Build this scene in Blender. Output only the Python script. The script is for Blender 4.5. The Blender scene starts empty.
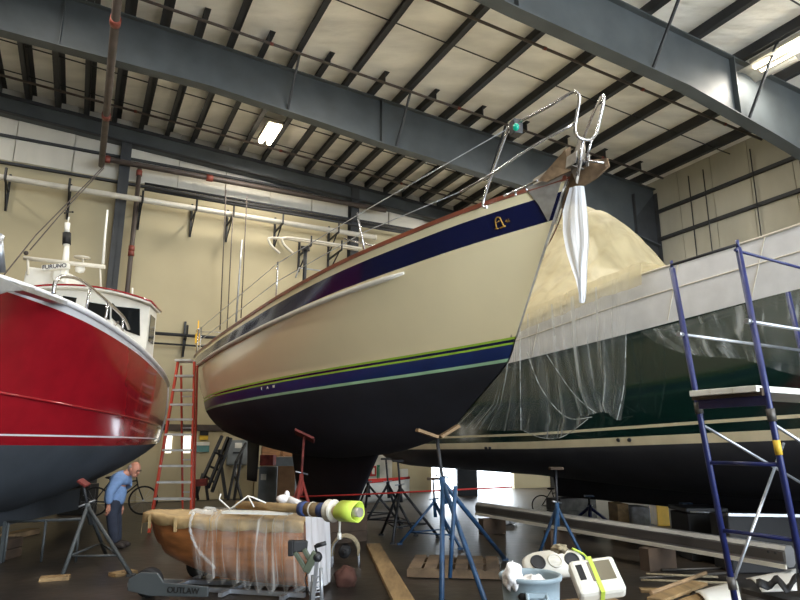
import bpy, bmesh, math, random
from mathutils import Vector, Matrix, Euler, Quaternion
random.seed(7)
SC = bpy.context.scene
COL = SC.collection
# ---------------------------------------------------------------- camera model (metres; X right, Y ahead, Z up)
F = 625.0; PITCH = math.radians(13.06); EYE = 1.6; YAW = math.radians(26.9)
cp, sp = math.cos(PITCH), math.sin(PITCH)
cy, sy = math.cos(YAW), math.sin(YAW)
def ray(px, py):
    u = (px - 400) / F; v = (300 - py) / F
    return (u / (cp - v * sp), (sp + v * cp) / (cp - v * sp))
def P(px, py, Y):
    r = ray(px, py); return Vector((r[0] * Y, Y, EYE + r[1] * Y))
def onz(px, py, z=0.0):
    r = ray(px, py); return P(px, py, (z - EYE) / r[1])
def B(t, q, z):                       # building frame: t along the end wall, q towards it
    return Vector((t * cy - q * sy, t * sy + q * cy, z))
def onq(px, py, q):                   # point of a sight line on the plane q (parallel to the end wall)
    r = ray(px, py); return P(px, py, q / (-r[0] * sy + cy))
def ont(px, py, t):
    r = ray(px, py); return P(px, py, t / (r[0] * cy + sy))
def tq(v): return (v.x * cy + v.y * sy, -v.x * sy + v.y * cy)
RB = Matrix.Rotation(YAW, 3, 'Z')
Z = Vector((0, 0, 1))
# ---------------------------------------------------------------- materials
def lin(c):
    f = lambda x: x / 12.92 if x <= 0.04045 else ((x + 0.055) / 1.055) ** 2.4
    return tuple(f(x / 255.0) for x in c) + (1.0,)
MATS = {}
def mat(name, rgb, rough=0.6, metal=0.0, vary=0.12, scale=4.0, bump=0.0, bscale=30.0, coat=0.0, spec=0.5, emit=None, es=0.0, stretch=None, rgb2=None):
    m = bpy.data.materials.new(name); m.use_nodes = True
    nt = m.node_tree; N = nt.nodes; L = nt.links
    b = N['Principled BSDF']
    b.inputs['Roughness'].default_value = rough; b.inputs['Metallic'].default_value = metal
    b.inputs['Specular IOR Level'].default_value = spec
    b.inputs['Coat Weight'].default_value = coat; b.inputs['Coat Roughness'].default_value = 0.08
    tc = N.new('ShaderNodeTexCoord'); src = tc.outputs['Object']
    if stretch:
        mp = N.new('ShaderNodeMapping'); mp.inputs['Scale'].default_value = stretch
        L.new(src, mp.inputs['Vector']); src = mp.outputs['Vector']
    nz = N.new('ShaderNodeTexNoise'); nz.inputs['Scale'].default_value = scale; nz.inputs['Detail'].default_value = 5
    L.new(src, nz.inputs['Vector'])
    mx = N.new('ShaderNodeMix'); mx.data_type = 'RGBA'
    c = lin(rgb); c2 = lin(rgb2) if rgb2 else tuple(x * (1 - vary * 2) for x in c[:3]) + (1,)
    mx.inputs['A'].default_value = c if rgb2 else tuple(min(1, x * (1 + vary * .6)) for x in c[:3]) + (1,)
    mx.inputs['B'].default_value = c2
    cr = N.new('ShaderNodeMapRange'); cr.inputs['From Min'].default_value = 0.35; cr.inputs['From Max'].default_value = 0.68
    L.new(nz.outputs['Fac'], cr.inputs['Value']); L.new(cr.outputs['Result'], mx.inputs['Factor'])
    L.new(mx.outputs['Result'], b.inputs['Base Color'])
    if bump:
        n2 = N.new('ShaderNodeTexNoise'); n2.inputs['Scale'].default_value = bscale; n2.inputs['Detail'].default_value = 4
        L.new(src, n2.inputs['Vector'])
        bp = N.new('ShaderNodeBump'); bp.inputs['Strength'].default_value = bump; bp.inputs['Distance'].default_value = 0.05
        L.new(n2.outputs['Fac'], bp.inputs['Height']); L.new(bp.outputs['Normal'], b.inputs['Normal'])
    if emit:
        b.inputs['Emission Color'].default_value = lin(emit); b.inputs['Emission Strength'].default_value = es
    MATS[name] = m; return m
def film(name, rgb, clear=0.6, rough=0.25, scale=3.0, spread=0.3, stretch=(1, 1, 1), streak=0, spec=0.5):
    """thin polythene: partly clear, cloudier along creases"""
    m = bpy.data.materials.new(name); m.use_nodes = True
    nt = m.node_tree; N = nt.nodes; L = nt.links
    b = N['Principled BSDF']; b.inputs['Base Color'].default_value = lin(rgb); b.inputs['Roughness'].default_value = rough
    b.inputs['Specular IOR Level'].default_value = spec
    tr = N.new('ShaderNodeBsdfTransparent'); mixs = N.new('ShaderNodeMixShader')
    tl = N.new('ShaderNodeBsdfTranslucent'); tl.inputs['Color'].default_value = lin(rgb)
    m2 = N.new('ShaderNodeMixShader'); m2.inputs['Fac'].default_value = 0.35
    L.new(b.outputs['BSDF'], m2.inputs[1]); L.new(tl.outputs['BSDF'], m2.inputs[2])
    tc = N.new('ShaderNodeTexCoord'); mp = N.new('ShaderNodeMapping'); mp.inputs['Scale'].default_value = stretch
    L.new(tc.outputs['Object'], mp.inputs['Vector'])
    nz = N.new('ShaderNodeTexNoise'); nz.inputs['Scale'].default_value = scale; nz.inputs['Detail'].default_value = 3; nz.inputs['Distortion'].default_value = 0.6
    L.new(mp.outputs['Vector'], nz.inputs['Vector'])
    mr = N.new('ShaderNodeMapRange'); mr.inputs['From Min'].default_value = 0.3; mr.inputs['From Max'].default_value = 0.7
    mr.inputs['To Min'].default_value = max(0, 1 - clear - spread / 2); mr.inputs['To Max'].default_value = min(1, 1 - clear + spread / 2)
    L.new(nz.outputs['Fac'], mr.inputs['Value']); fac = mr.outputs['Result']
    if streak:                                   # creases running along the folds
        at = N.new('ShaderNodeAttribute'); at.attribute_name = 'foldmap'
        for (fu, fv, lo, hi, amt) in ((streak, .9, .54, .74, .62), (streak * 2.7, 1.6, .56, .78, .30)):
            m3 = N.new('ShaderNodeMapping'); m3.inputs['Scale'].default_value = (fu, fv, 1); L.new(at.outputs['Vector'], m3.inputs['Vector'])
            n3 = N.new('ShaderNodeTexNoise'); n3.inputs['Scale'].default_value = 1.0; n3.inputs['Detail'].default_value = 2; L.new(m3.outputs['Vector'], n3.inputs['Vector'])
            r3 = N.new('ShaderNodeMapRange'); r3.inputs['From Min'].default_value = lo; r3.inputs['From Max'].default_value = hi; r3.inputs['To Max'].default_value = amt; L.new(n3.outputs['Fac'], r3.inputs['Value'])
            ad = N.new('ShaderNodeMath'); ad.operation = 'ADD'; ad.use_clamp = True; L.new(fac, ad.inputs[0]); L.new(r3.outputs['Result'], ad.inputs[1]); fac = ad.outputs[0]
    L.new(fac, mixs.inputs['Fac'])
    L.new(tr.outputs['BSDF'], mixs.inputs[1]); L.new(m2.outputs['Shader'], mixs.inputs[2])
    L.new(mixs.outputs['Shader'], N['Material Output'].inputs['Surface'])
    MATS[name] = m; return m
# ---------------------------------------------------------------- mesh collector
class MB:
    def __init__(s): s.v = []; s.f = []; s.mi = []; s.sm = []; s.uv = None
    def add(s, vs, fs, mi=0, smooth=False):
        k = len(s.v); s.v += [Vector(v) for v in vs]
        for f in fs: s.f.append(tuple(i + k for i in f)); s.mi.append(mi); s.sm.append(smooth)
        return s
    def box(s, c, size, R=None, mi=0):
        c = Vector(c); hx, hy, hz = (x / 2 for x in size)
        vs = [Vector((a * hx, b * hy, d * hz)) for a in (-1, 1) for b in (-1, 1) for d in (-1, 1)]
        if R is not None: vs = [R @ v for v in vs]
        return s.add([c + v for v in vs], [(0, 1, 3, 2), (4, 6, 7, 5), (0, 4, 5, 1), (2, 3, 7, 6), (0, 2, 6, 4), (1, 5, 7, 3)], mi)
    def bar(s, a, b, w, h, up=Z, mi=0):
        a = Vector(a); b = Vector(b); d = (b - a); l = d.length; d.normalize()
        up = Vector(up); x = d.cross(up)
        if x.length < 1e-4: x = d.cross(Vector((1, 0, 0)))
        x.normalize(); y = x.cross(d)
        R = Matrix((x, d, y)).transposed()
        return s.box((a + b) / 2, (w, l, h), R, mi)
    def tube(s, pts, r, n=8, mi=0, closed=False, caps=True):
        pts = [Vector(p) for p in pts]; m = len(pts)
        rs = r if isinstance(r, (list, tuple)) else [r] * m
        T = []
        for i in range(m):
            a = pts[(i - 1) % m] if (closed or i > 0) else pts[0]
            b = pts[(i + 1) % m] if (closed or i < m - 1) else pts[-1]
            t = b - a; T.append(t.normalized() if t.length > 1e-9 else Vector((0, 0, 1)))
        x = T[0].orthogonal().normalized(); vs = []
        for i in range(m):
            x = x - T[i] * x.dot(T[i])
            x = x.normalized() if x.length > 1e-6 else T[i].orthogonal().normalized()
            y = T[i].cross(x)
            for k in range(n):
                a = 2 * math.pi * k / n
                vs.append(pts[i] + (x * math.cos(a) + y * math.sin(a)) * rs[i])
        fs = []
        for i in range(m if closed else m - 1):
            for k in range(n):
                j = (i + 1) % m; k2 = (k + 1) % n
                fs.append((i * n + k, i * n + k2, j * n + k2, j * n + k))
        s.add(vs, fs, mi, n > 4)
        if caps and not closed:
            s.add(vs[:n], [tuple(reversed(range(n)))], mi); s.add(vs[-n:], [tuple(range(n))], mi)
        return s
    def lathe(s, c, prof, n=24, R=None, mi=0, caps=True):
        c = Vector(c); vs = []
        for r, z in prof:
            for k in range(n):
                a = 2 * math.pi * k / n; p = Vector((r * math.cos(a), r * math.sin(a), z))
                vs.append(c + (R @ p if R is not None else p))
        fs = [(i * n + k, i * n + (k + 1) % n, (i + 1) * n + (k + 1) % n, (i + 1) * n + k) for i in range(len(prof) - 1) for k in range(n)]
        s.add(vs, fs, mi, True)
        if caps:
            s.add(vs[:n], [tuple(reversed(range(n)))], mi); s.add(vs[-n:], [tuple(range(n))], mi)
        return s
    def grid(s, rows, mi=0, smooth=True, wrap=False, mif=None):
        k = len(rows[0]); vs = [p for r in rows for p in r]
        for i in range(len(rows) - 1):
            pass
        base = len(s.v); s.v += [Vector(v) for v in vs]
        for i in range(len(rows) - 1):
            for j in range(k if wrap else k - 1):
                j2 = (j + 1) % k
                s.f.append((base + i * k + j, base + i * k + j2, base + (i + 1) * k + j2, base + (i + 1) * k + j))
                s.mi.append(mif(i, j) if mif else mi); s.sm.append(smooth)
        return s
    def prism(s, poly, ext, mi=0, smooth=False):
        poly = [Vector(p) for p in poly]; ext = Vector(ext); n = len(poly)
        vs = poly + [p + ext for p in poly]
        return s.add(vs, [tuple(reversed(range(n))), tuple(range(n, 2 * n))] + [(i, (i + 1) % n, n + (i + 1) % n, n + i) for i in range(n)], mi, smooth)
    def sphere(s, c, r, nu=12, nv=8, mi=0, R=None):
        c = Vector(c); r = Vector(r) if not isinstance(r, (int, float)) else Vector((r, r, r))
        rows = []
        for i in range(nv + 1):
            a = math.pi * i / nv; z = -math.cos(a); q = max(math.sin(a), 1e-3)
            row = []
            for k in range(nu):
                b = 2 * math.pi * k / nu; p = Vector((r.x * q * math.cos(b), r.y * q * math.sin(b), r.z * z))
                row.append(c + (R @ p if R is not None else p))
            rows.append(row)
        return s.grid(rows, mi, True, True)
    def mesh(s, name, inv=None):
        me = bpy.data.meshes.new(name)
        vs = [(inv @ v) if inv is not None else v for v in s.v]
        me.from_pydata([tuple(v) for v in vs], [], s.f)
        me.polygons.foreach_set('material_index', s.mi); me.polygons.foreach_set('use_smooth', s.sm)
        if s.uv:
            at = me.attributes.new('foldmap', 'FLOAT_VECTOR', 'POINT'); at.data.foreach_set('vector', [c for u in s.uv for c in (u[0], u[1], 0.0)])
        bm = bmesh.new(); bm.from_mesh(me); bmesh.ops.remove_doubles(bm, verts=bm.verts, dist=1e-5)
        bmesh.ops.recalc_face_normals(bm, faces=bm.faces); bm.to_mesh(me); bm.free()
        return me
INV = {}
def put(name, mb, mats, parent=None, bevel=0, solid=0, subsurf=0, label=None):
    """link one mesh object; the coordinates in mb are world coordinates"""
    inv = INV[parent.name] if parent is not None else None
    me = mb.mesh(name, inv)
    for m in (mats if isinstance(mats, (list, tuple)) else [mats]): me.materials.append(MATS[m])
    o = bpy.data.objects.new(name, me); COL.objects.link(o)
    if parent is not None: o.parent = parent; INV[o.name] = inv
    if subsurf:
        d = o.modifiers.new('subdivision', 'SUBSURF'); d.levels = d.render_levels = subsurf
    if solid:
        d = o.modifiers.new('thickness', 'SOLIDIFY'); d.thickness = solid; d.offset = 0
    if bevel:
        d = o.modifiers.new('edge', 'BEVEL'); d.width = bevel; d.segments = 2; d.limit_method = 'ANGLE'
    if label: o['label'] = label
    return o
def tag(o, label, cat, group=None, kind=None):
    o['label'] = label; o['category'] = cat
    if group: o['group'] = group
    if kind: o['kind'] = kind
    return o
def thing(name, loc, label, cat, group=None, rotz=0.0):
    o = bpy.data.objects.new(name, None); COL.objects.link(o)
    o.location = loc; o.rotation_euler = (0, 0, rotz); o.empty_display_size = 0.1
    M = Matrix.Translation(Vector(loc)) @ Matrix.Rotation(rotz, 4, 'Z')
    INV[o.name] = M.inverted(); return tag(o, label, cat, group)
def solo(name, mb, mats, label, cat, group=None, kind=None, rotz=0.0, **kw):
    """a thing that is one mesh; origin at the middle of its base"""
    lo = Vector([min(v[i] for v in mb.v) for i in range(3)]); hi = Vector([max(v[i] for v in mb.v) for i in range(3)])
    loc = Vector(((lo.x + hi.x) / 2, (lo.y + hi.y) / 2, lo.z))
    M = Matrix.Translation(loc) @ Matrix.Rotation(rotz, 4, 'Z')
    inv = M.inverted(); me = mb.mesh(name, inv)
    for m in (mats if isinstance(mats, (list, tuple)) else [mats]): me.materials.append(MATS[m])
    o = bpy.data.objects.new(name, me); COL.objects.link(o); o.location = loc; o.rotation_euler = (0, 0, rotz)
    INV[o.name] = inv
    if kw.get('solid'):
        d = o.modifiers.new('thickness', 'SOLIDIFY'); d.thickness = kw['solid']; d.offset = 0
    if kw.get('bevel'):
        d = o.modifiers.new('edge', 'BEVEL'); d.width = kw['bevel']; d.segments = 2; d.limit_method = 'ANGLE'
    return tag(o, label, cat, group, kind)
def struct(name, mb, mats, **kw):
    o = put(name, mb, mats, **kw)
    if kw.get('parent') is None: o['kind'] = 'structure'
    return o
def dup(root, loc, rotz=None, label=None, scale=None):
    r = root.copy(); COL.objects.link(r); r.location = loc
    if rotz is not None: r.rotation_euler = (0, 0, rotz)
    if scale: r.scale = scale
    if label: r['label'] = label
    for ch in list(root.children):
        c = ch.copy(); COL.objects.link(c); c.parent = r
        for g in list(ch.children):
            d = g.copy(); COL.objects.link(d); d.parent = c
    return r
def text_mesh(name, s, size, M, m, parent, depth=0.004):
    cu = bpy.data.curves.new(name, 'FONT'); cu.body = s; cu.size = size; cu.extrude = depth; cu.align_x = 'CENTER'; cu.align_y = 'CENTER'
    tmp = bpy.data.objects.new(name + '_tmp', cu); COL.objects.link(tmp)
    me = bpy.data.meshes.new_from_object(tmp.evaluated_get(bpy.context.evaluated_depsgraph_get()))
    bpy.data.objects.remove(tmp); me.name = name
    me.transform((INV[parent.name] @ M) if parent else M); me.materials.clear(); me.materials.append(MATS[m])
    o = bpy.data.objects.new(name, me); COL.objects.link(o)
    if parent: o.parent = parent; INV[o.name] = INV[parent.name]
    return o
def frame(x, y, z, o):
    M = Matrix((x, y, z)).transposed().to_4x4(); M.translation = o; return M
def cr(xs, ys, x):                     # smooth (Catmull-Rom) interpolation
    n = len(xs)
    if x <= xs[0]: return ys[0]
    if x >= xs[-1]: return ys[-1]
    for i in range(n - 1):
        if x <= xs[i + 1]: break
    def sl(k):
        if k == 0: return (ys[1] - ys[0]) / (xs[1] - xs[0])
        if k == n - 1: return (ys[-1] - ys[-2]) / (xs[-1] - xs[-2])
        return (ys[k + 1] - ys[k - 1]) / (xs[k + 1] - xs[k - 1])
    h = xs[i + 1] - xs[i]; t = (x - xs[i]) / h
    a, b = ys[i], ys[i + 1]; m0, m1 = sl(i) * h, sl(i + 1) * h
    return a * (2 * t ** 3 - 3 * t * t + 1) + m0 * (t ** 3 - 2 * t * t + t) + b * (3 * t * t - 2 * t ** 3) + m1 * (t ** 3 - t * t)
def li(xs, ys, x):
    if x <= xs[0]: return ys[0]
    for i in range(len(xs) - 1):
        if x <= xs[i + 1]: return ys[i] + (ys[i + 1] - ys[i]) * (x - xs[i]) / (xs[i + 1] - xs[i])
    return ys[-1]
def smooth_path(pts, n=6):
    pts = [Vector(p) for p in pts]; out = []
    for i in range(len(pts) - 1):
        p0 = pts[max(i - 1, 0)]; p1 = pts[i]; p2 = pts[i + 1]; p3 = pts[min(i + 2, len(pts) - 1)]
        for k in range(n):
            t = k / n
            out.append(0.5 * ((2 * p1) + (p2 - p0) * t + (2 * p0 - 5 * p1 + 4 * p2 - p3) * t * t + (3 * p1 - p0 - 3 * p2 + p3) * t ** 3))
    out.append(pts[-1]); return out
# ---------------------------------------------------------------- palette
mat('floor_concrete', (62, 54, 45), 0.38, vary=0.25, scale=0.9, bump=0.15, bscale=6, rgb2=(36, 33, 30))
mat('wall_panel', (176, 164, 132), 0.7, vary=0.04, scale=0.6)
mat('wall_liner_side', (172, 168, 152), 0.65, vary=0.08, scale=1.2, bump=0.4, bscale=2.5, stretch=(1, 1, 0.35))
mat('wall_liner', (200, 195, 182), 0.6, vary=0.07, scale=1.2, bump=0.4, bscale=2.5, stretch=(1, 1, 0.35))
mat('roof_liner', (244, 241, 232), 0.6, vary=0.10, scale=1.1, bump=1.0, bscale=2.2, stretch=(0.6, 1.6, 1))
mat('steel_column_grey', (50, 52, 54), 0.6, vary=0.12)
mat('steel_grey', (70, 75, 77), 0.55, vary=0.12, scale=1.5)
mat('steel_dark', (44, 45, 48), 0.6, vary=0.15, scale=2)
mat('pipe_brown', (76, 66, 60), 0.55, vary=0.15, scale=3)
mat('coupling_red', (122, 56, 44), 0.5)
mat('lamp_glow', (255, 240, 215), 0.5, emit=(255, 238, 208), es=14.0, vary=0)
mat('lamp_housing', (176, 172, 160), 0.35, metal=0.3)
mat('cream_gelcoat', (228, 214, 174), 0.22, vary=0.03, scale=0.8, coat=0.4)
mat('navy_gelcoat', (15, 22, 60), 0.18, vary=0.06, coat=0.5)
mat('boot_blue', (18, 38, 86), 0.3, vary=0.1)
mat('tape_green', (142, 176, 44), 0.55, vary=0.08)
mat('tape_pale', (150, 188, 150), 0.55, vary=0.08)
mat('antifoul_black', (25, 28, 38), 0.75, vary=0.2, scale=1.5)
mat('keel_black', (22, 24, 34), 0.8, vary=0.2, scale=1.5)
mat('mahogany', (122, 62, 42), 0.35, vary=0.15, scale=3, coat=0.3)
mat('chrome', (205, 205, 208), 0.24, metal=1.0, vary=0.05)
mat('steel_plate', (164, 158, 148), 0.36, metal=0.45, vary=0.2, scale=6)
mat('anchor_bronze', (138, 116, 92), 0.42, metal=0.6, vary=0.25, scale=8)
mat('white_paint', (228, 226, 218), 0.35, vary=0.04)
mat('offwhite', (208, 202, 188), 0.45, vary=0.06)
mat('rubber_black', (22, 22, 24), 0.7)
mat('black_metal', (24, 26, 30), 0.5, vary=0.2)
mat('glass_dark', (22, 26, 30), 0.08, vary=0.05, coat=0.6)
mat('nav_green', (10, 130, 110), 0.15, vary=0.05, emit=(20, 200, 160), es=0.25)
mat('gold', (188, 146, 60), 0.3, metal=0.6)
mat('red_gelcoat', (140, 22, 32), 0.2, vary=0.05, coat=0.6)
mat('antifoul_grey', (64, 70, 77), 0.75, vary=0.15, scale=1.2)
mat('white_trim', (216, 216, 218), 0.3, vary=0.05)
mat('green_gelcoat', (14, 40, 36), 0.12, vary=0.08, coat=0.6)
mat('stripe_cream', (214, 202, 172), 0.35, vary=0.05)
mat('antifoul_dark', (44, 45, 52), 0.8, vary=0.15, scale=1.2)
mat('cream_deck', (226, 218, 196), 0.4, vary=0.04)
mat('blue_paint', (32, 40, 92), 0.35, vary=0.12, scale=5)
mat('stand_blue', (34, 70, 106), 0.45, vary=0.2, scale=8)
mat('galvanised', (178, 182, 188), 0.35, metal=0.7, vary=0.15)
mat('alu', (150, 150, 150), 0.42, metal=0.75, vary=0.12, scale=2)
mat('alu_dark', (96, 92, 88), 0.5, metal=0.5, vary=0.15, scale=2)
mat('plywood', (150, 104, 62), 0.6, vary=0.2, scale=3, stretch=(1, 1, 6))
mat('plank', (156, 128, 88), 0.7, vary=0.2, scale=2, stretch=(6, 1, 6))
mat('pallet_wood', (156, 128, 94), 0.8, vary=0.25, scale=3)
mat('dark_wood', (74, 58, 44), 0.8, vary=0.25, scale=3)
mat('hull_wood', (176, 112, 62), 0.4, vary=0.25, scale=2.2, stretch=(1, 1, 5), coat=0.2)
mat('canvas_tan', (176, 150, 106), 0.8, vary=0.14, scale=5, bump=0.3, bscale=12)
mat('ladder_orange', (186, 62, 38), 0.5, vary=0.1)
mat('ladder_step', (186, 183, 176), 0.5, metal=0.0, vary=0.15)
mat('skin', (186, 128, 104), 0.55, vary=0.06)
mat('shirt_blue', (120, 148, 190), 0.8, vary=0.12, scale=9)
mat('trousers_navy', (44, 50, 66), 0.85, vary=0.15, scale=9)
mat('shoe_dark', (52, 44, 40), 0.7)
mat('hair_grey', (150, 140, 130), 0.8)
mat('bin_grey', (140, 156, 164), 0.5, vary=0.1, scale=6)
mat('rag_white', (232, 230, 230), 0.85, vary=0.05, bump=0.4, bscale=20)
mat('plastic_white', (224, 220, 208), 0.35, vary=0.05)
mat('screen_brown', (112, 104, 84), 0.2, vary=0.1)
mat('tape_lime', (196, 220, 84), 0.55, vary=0.06)
mat('rope_tan', (150, 138, 112), 0.85, vary=0.2, scale=30)
mat('rope_red', (176, 44, 36), 0.7)
mat('cover_blue', (58, 78, 130), 0.7, vary=0.15)
mat('cover_brown', (126, 104, 70), 0.7, vary=0.15)
mat('sack_brown', (78, 46, 36), 0.85, vary=0.2)
mat('pad_red', (112, 44, 38), 0.75, vary=0.25, scale=8)
mat('worn_wood', (112, 92, 70), 0.85, vary=0.3, scale=3)
mat('rust_red', (132, 50, 42), 0.7, vary=0.25, scale=8)
mat('box_grey', (120, 126, 128), 0.5, vary=0.1)
mat('cardboard', (150, 112, 76), 0.8, vary=0.12)
mat('sign_yellow', (214, 176, 54), 0.6)
mat('sign_teal', (92, 140, 140), 0.6)
mat('sign_white', (222, 220, 210), 0.6)
mat('ink', (20, 20, 20), 0.7)
mat('daylit_pane', (255, 252, 240), 0.4, emit=(255, 252, 240), es=1.4, vary=0)
mat('work_red', (186, 40, 36), 0.5); mat('work_green', (30, 120, 80), 0.5); mat('work_yellow', (230, 180, 40), 0.5)
mat('block_grey', (126, 124, 120), 0.85, vary=0.2, scale=6)
mat('foil', (214, 216, 222), 0.35, metal=0.2, vary=0.2, scale=9, bump=0.6, bscale=14)
mat('ground_outside', (226, 228, 232), 0.9, vary=0.1)  # whitened so the ground outside bounces daylight up to the roof
mat('outboard_green', (84, 92, 76), 0.5, vary=0.15, scale=6)
film('poly_clear', (226, 230, 230), 0.90, 0.18, 3.0, 0.1, (1, 1, 0.3), 16)
film('poly_milky', (206, 196, 164), 0.42, 0.6, 2.4, 0.4, (1, 1, 0.3), 0, 0.15)
film('poly_fold', (236, 240, 240), 0.62, 0.25, 5.0, 0.5)
film('poly_white', (240, 242, 246), 0.16, 0.25, 4.0, 0.3, (1, 1, 0.3))
film('poly_wrap', (236, 234, 228), 0.86, 0.2, 4.0, 0.14, (1, 1, 0.25), 22)

from mathutils.bvhtree import BVHTree
def hit(ob, px, py, back=0.0):
    """depth at which a sight line first meets an object already built"""
    M = ob.matrix_world if ob.parent is None else INV[ob.name].inverted()
    t = BVHTree.FromPolygons([M @ v.co for v in ob.data.vertices], [tuple(p.vertices) for p in ob.data.polygons])
    r = ray(px, py); h = t.ray_cast(Vector((0, 0, EYE)), Vector((r[0], 1, r[1])).normalized())
    return (h[0].y if h[0] is not None else 10.0) - back
# ================================================================ the shed
QW, TR, TL, QF = 20.0, 17.2, -13.0, -9.0
FT0, FT1, FZ = 1.0, 16.5, 9.4             # the big boat door in the wall behind the viewer
def RBOT(t): return 11.32 - 0.061 * t            # underside of the purlins
def RTOP(t): return RBOT(t) + 0.34
def pbox(mb, t0, t1, q0, q1, z0, z1, mi=0):
    mb.box(B((t0 + t1) / 2, (q0 + q1) / 2, (z0 + z1) / 2), (abs(t1 - t0), abs(q1 - q0), abs(z1 - z0)), RB, mi)
m = MB(); pbox(m, TL - .3, TR + .3, QF - .3, QW + .3, -.2, 0); struct('floor', m, 'floor_concrete')
m = MB(); pbox(m, TL - 30, TR + 40, QF - 30, QW + 30, -.4, -.21); struct('ground', m, 'ground_outside')
# end wall: painted panels below, liner above, with an open doorway low on the right
DT0, DT1, DZ = 11.4, 15.0, 3.0
m = MB(); zb = 9.6
pbox(m, TL, DT0, QW, QW + .2, 0, zb); pbox(m, DT1, TR, QW, QW + .2, 0, zb); pbox(m, DT0, DT1, QW, QW + .2, DZ, zb)
struct('wall_back', m, 'wall_panel')
m = MB()
for i in range(20):
    t0 = TL + i * 1.51; pbox(m, t0 + .012, min(t0 + 1.498, TR), QW - .02 - .03 * (i % 2), QW + .2, zb, RTOP(t0 + .75) + .15)
pbox(m, TL, TR, QW + .1, QW + .22, zb, 12.4); struct('wall_back_upper', m, 'wall_liner')
m = MB()
for z0, z1 in ((0, 2.3), (2.3, 4.0), (4.0, 5.7), (5.7, 7.4), (7.42, 8.42), (8.44, 9.40), (9.42, 11)):
    q = QF + 1.0
    while q < QW:
        pbox(m, TR, TR + .2 + .02 * random.random(), q + .01, q + 1.24, z0 + .01, z1 - .01); q += 1.25
pbox(m, TR + .1, TR + .25, QF, QW, 0, 11)
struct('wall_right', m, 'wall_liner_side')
m = MB(); pbox(m, TL - .2, TL, QF, QW, 0, 12.5); struct('wall_left', m, 'wall_panel')
m = MB(); pbox(m, TL, FT0, QF - .2, QF, 0, 12.5); pbox(m, FT1, TR, QF - .2, QF, 0, 12.5); pbox(m, FT0, FT1, QF - .2, QF, FZ, 12.5); struct('wall_front', m, 'wall_panel')
m = MB(); nt_ = 44
rows = []
for i in range(nt_ + 1):
    t = TL - .3 + (TR + .6 - TL) * i / nt_
    rows.append([B(t, QF - .2 + (QW + .4 - QF) * j / 40, RTOP(t)) for j in range(41)])
m.grid(rows); m.grid([[p + Vector((0, 0, .15)) for p in r] for r in rows])
struct('ceiling', m, 'roof_liner')
# purlins: every other one runs on past the first rafter, the rest end in short laps just over it
def purlin(t, q0, q1):
    m = MB(); z = RBOT(t); w = .13
    pbox(m, t - .012, t + .012, q0, q1, z, z + .335); pbox(m, t - w, t + .012, q0, q1, z, z + .022); pbox(m, t - .012, t + w, q0, q1, z + .315, z + .336)
    struct('purlin_beam', m, 'steel_dark')
for k in range(-14, 22):
    t = 0.91 + 0.775 * k
    if t > TR - .15 or t < TL: continue
    if k % 2 == 0: purlin(t, QF, QW)
    else: purlin(t, 13.35, QW)
# straps and sprinkler branches across the purlins
def strap(q, z_off=.05, r=.018, m_='steel_dark', t0=TL, t1=TR, name='strap_beam'):
    m = MB(); m.tube([B(t0, q, RBOT(t0) + z_off), B(t1, q, RBOT(t1) + z_off)], r, 6); return struct(name, m, m_)
for q in (15.6, 17.0, 18.5, 11.3, 6.4): strap(q, .12)
# tapered rafters
def rafter(q):
    prof = [(TL, 10.25), (-6, 10.2), (2.0, 10.02), (4.5, 9.8), (6.6, 9.58), (11.2, 9.27), (14.2, 8.78), (TR - .1, 8.2)]
    m = MB()
    low = [B(t, q - .01, z) for t, z in prof]; top = [B(t, q - .01, RBOT(t) - .005) for t, z in reversed(prof)]
    m.prism(low + top, B(0, .02, 0))
    for (t0, z0), (t1, z1) in zip(prof, prof[1:]):
        m.bar(B(t0, q, z0), B(t1, q, z1), .3, .03)
        m.bar(B(t0, q, RBOT(t0) - .02), B(t1, q, RBOT(t1) - .02), .26, .03)
    for t in (-8, -1.2, 6.6, 12.9):
        zz = li([p[0] for p in prof], [p[1] for p in prof], t)
        pbox(m, t - .012, t + .012, q - .14, q + .14, zz, RBOT(t) - .01)
    struct('rafter_beam', m, 'steel_grey')
    m = MB()                                              # its column at the side wall, tapered
    lo = [B(TR - .55, q, 0), B(TR - .1, q, 0), B(TR - .1, q, 10.1), B(TR - 1.15, q, 9.0), B(TR - 1.15, q, 8.4)]
    m.prism([p + B(0, -.012, 0) for p in lo], B(0, .024, 0))
    m.bar(B(TR - .55, q, 0), B(TR - 1.15, q, 8.45), .3, .03, up=B(1, 0, 0)); m.bar(B(TR - .1, q, 0), B(TR - .1, q, 10.1), .3, .03, up=B(1, 0, 0))
    m.bar(B(TR - 1.15, q, 8.4), B(TR - 1.15, q, 9.9), .26, .025, up=B(1, 0, 0))
    struct('steel_column', m, 'steel_column_grey')
    return prof
rafter(14.2); prof = rafter(8.2)
# flange braces from the rafters' lower edge up to the purlins
def brace(q, t, dq=.95):
    z = li([p[0] for p in prof], [p[1] for p in prof], t)
    m = MB(); m.bar(B(t, q, z + .05), B(t, q + dq, RBOT(t) + .05), .05, .05); m.bar(B(t, q, z + .05), B(t, q - dq, RBOT(t) + .05), .05, .05)
    struct('brace_beam', m, 'steel_dark')
for t in (3.98, 7.08, 10.2, 13.3): brace(14.2, t)
for t in (10.2, 13.3): brace(8.2, t)
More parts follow.
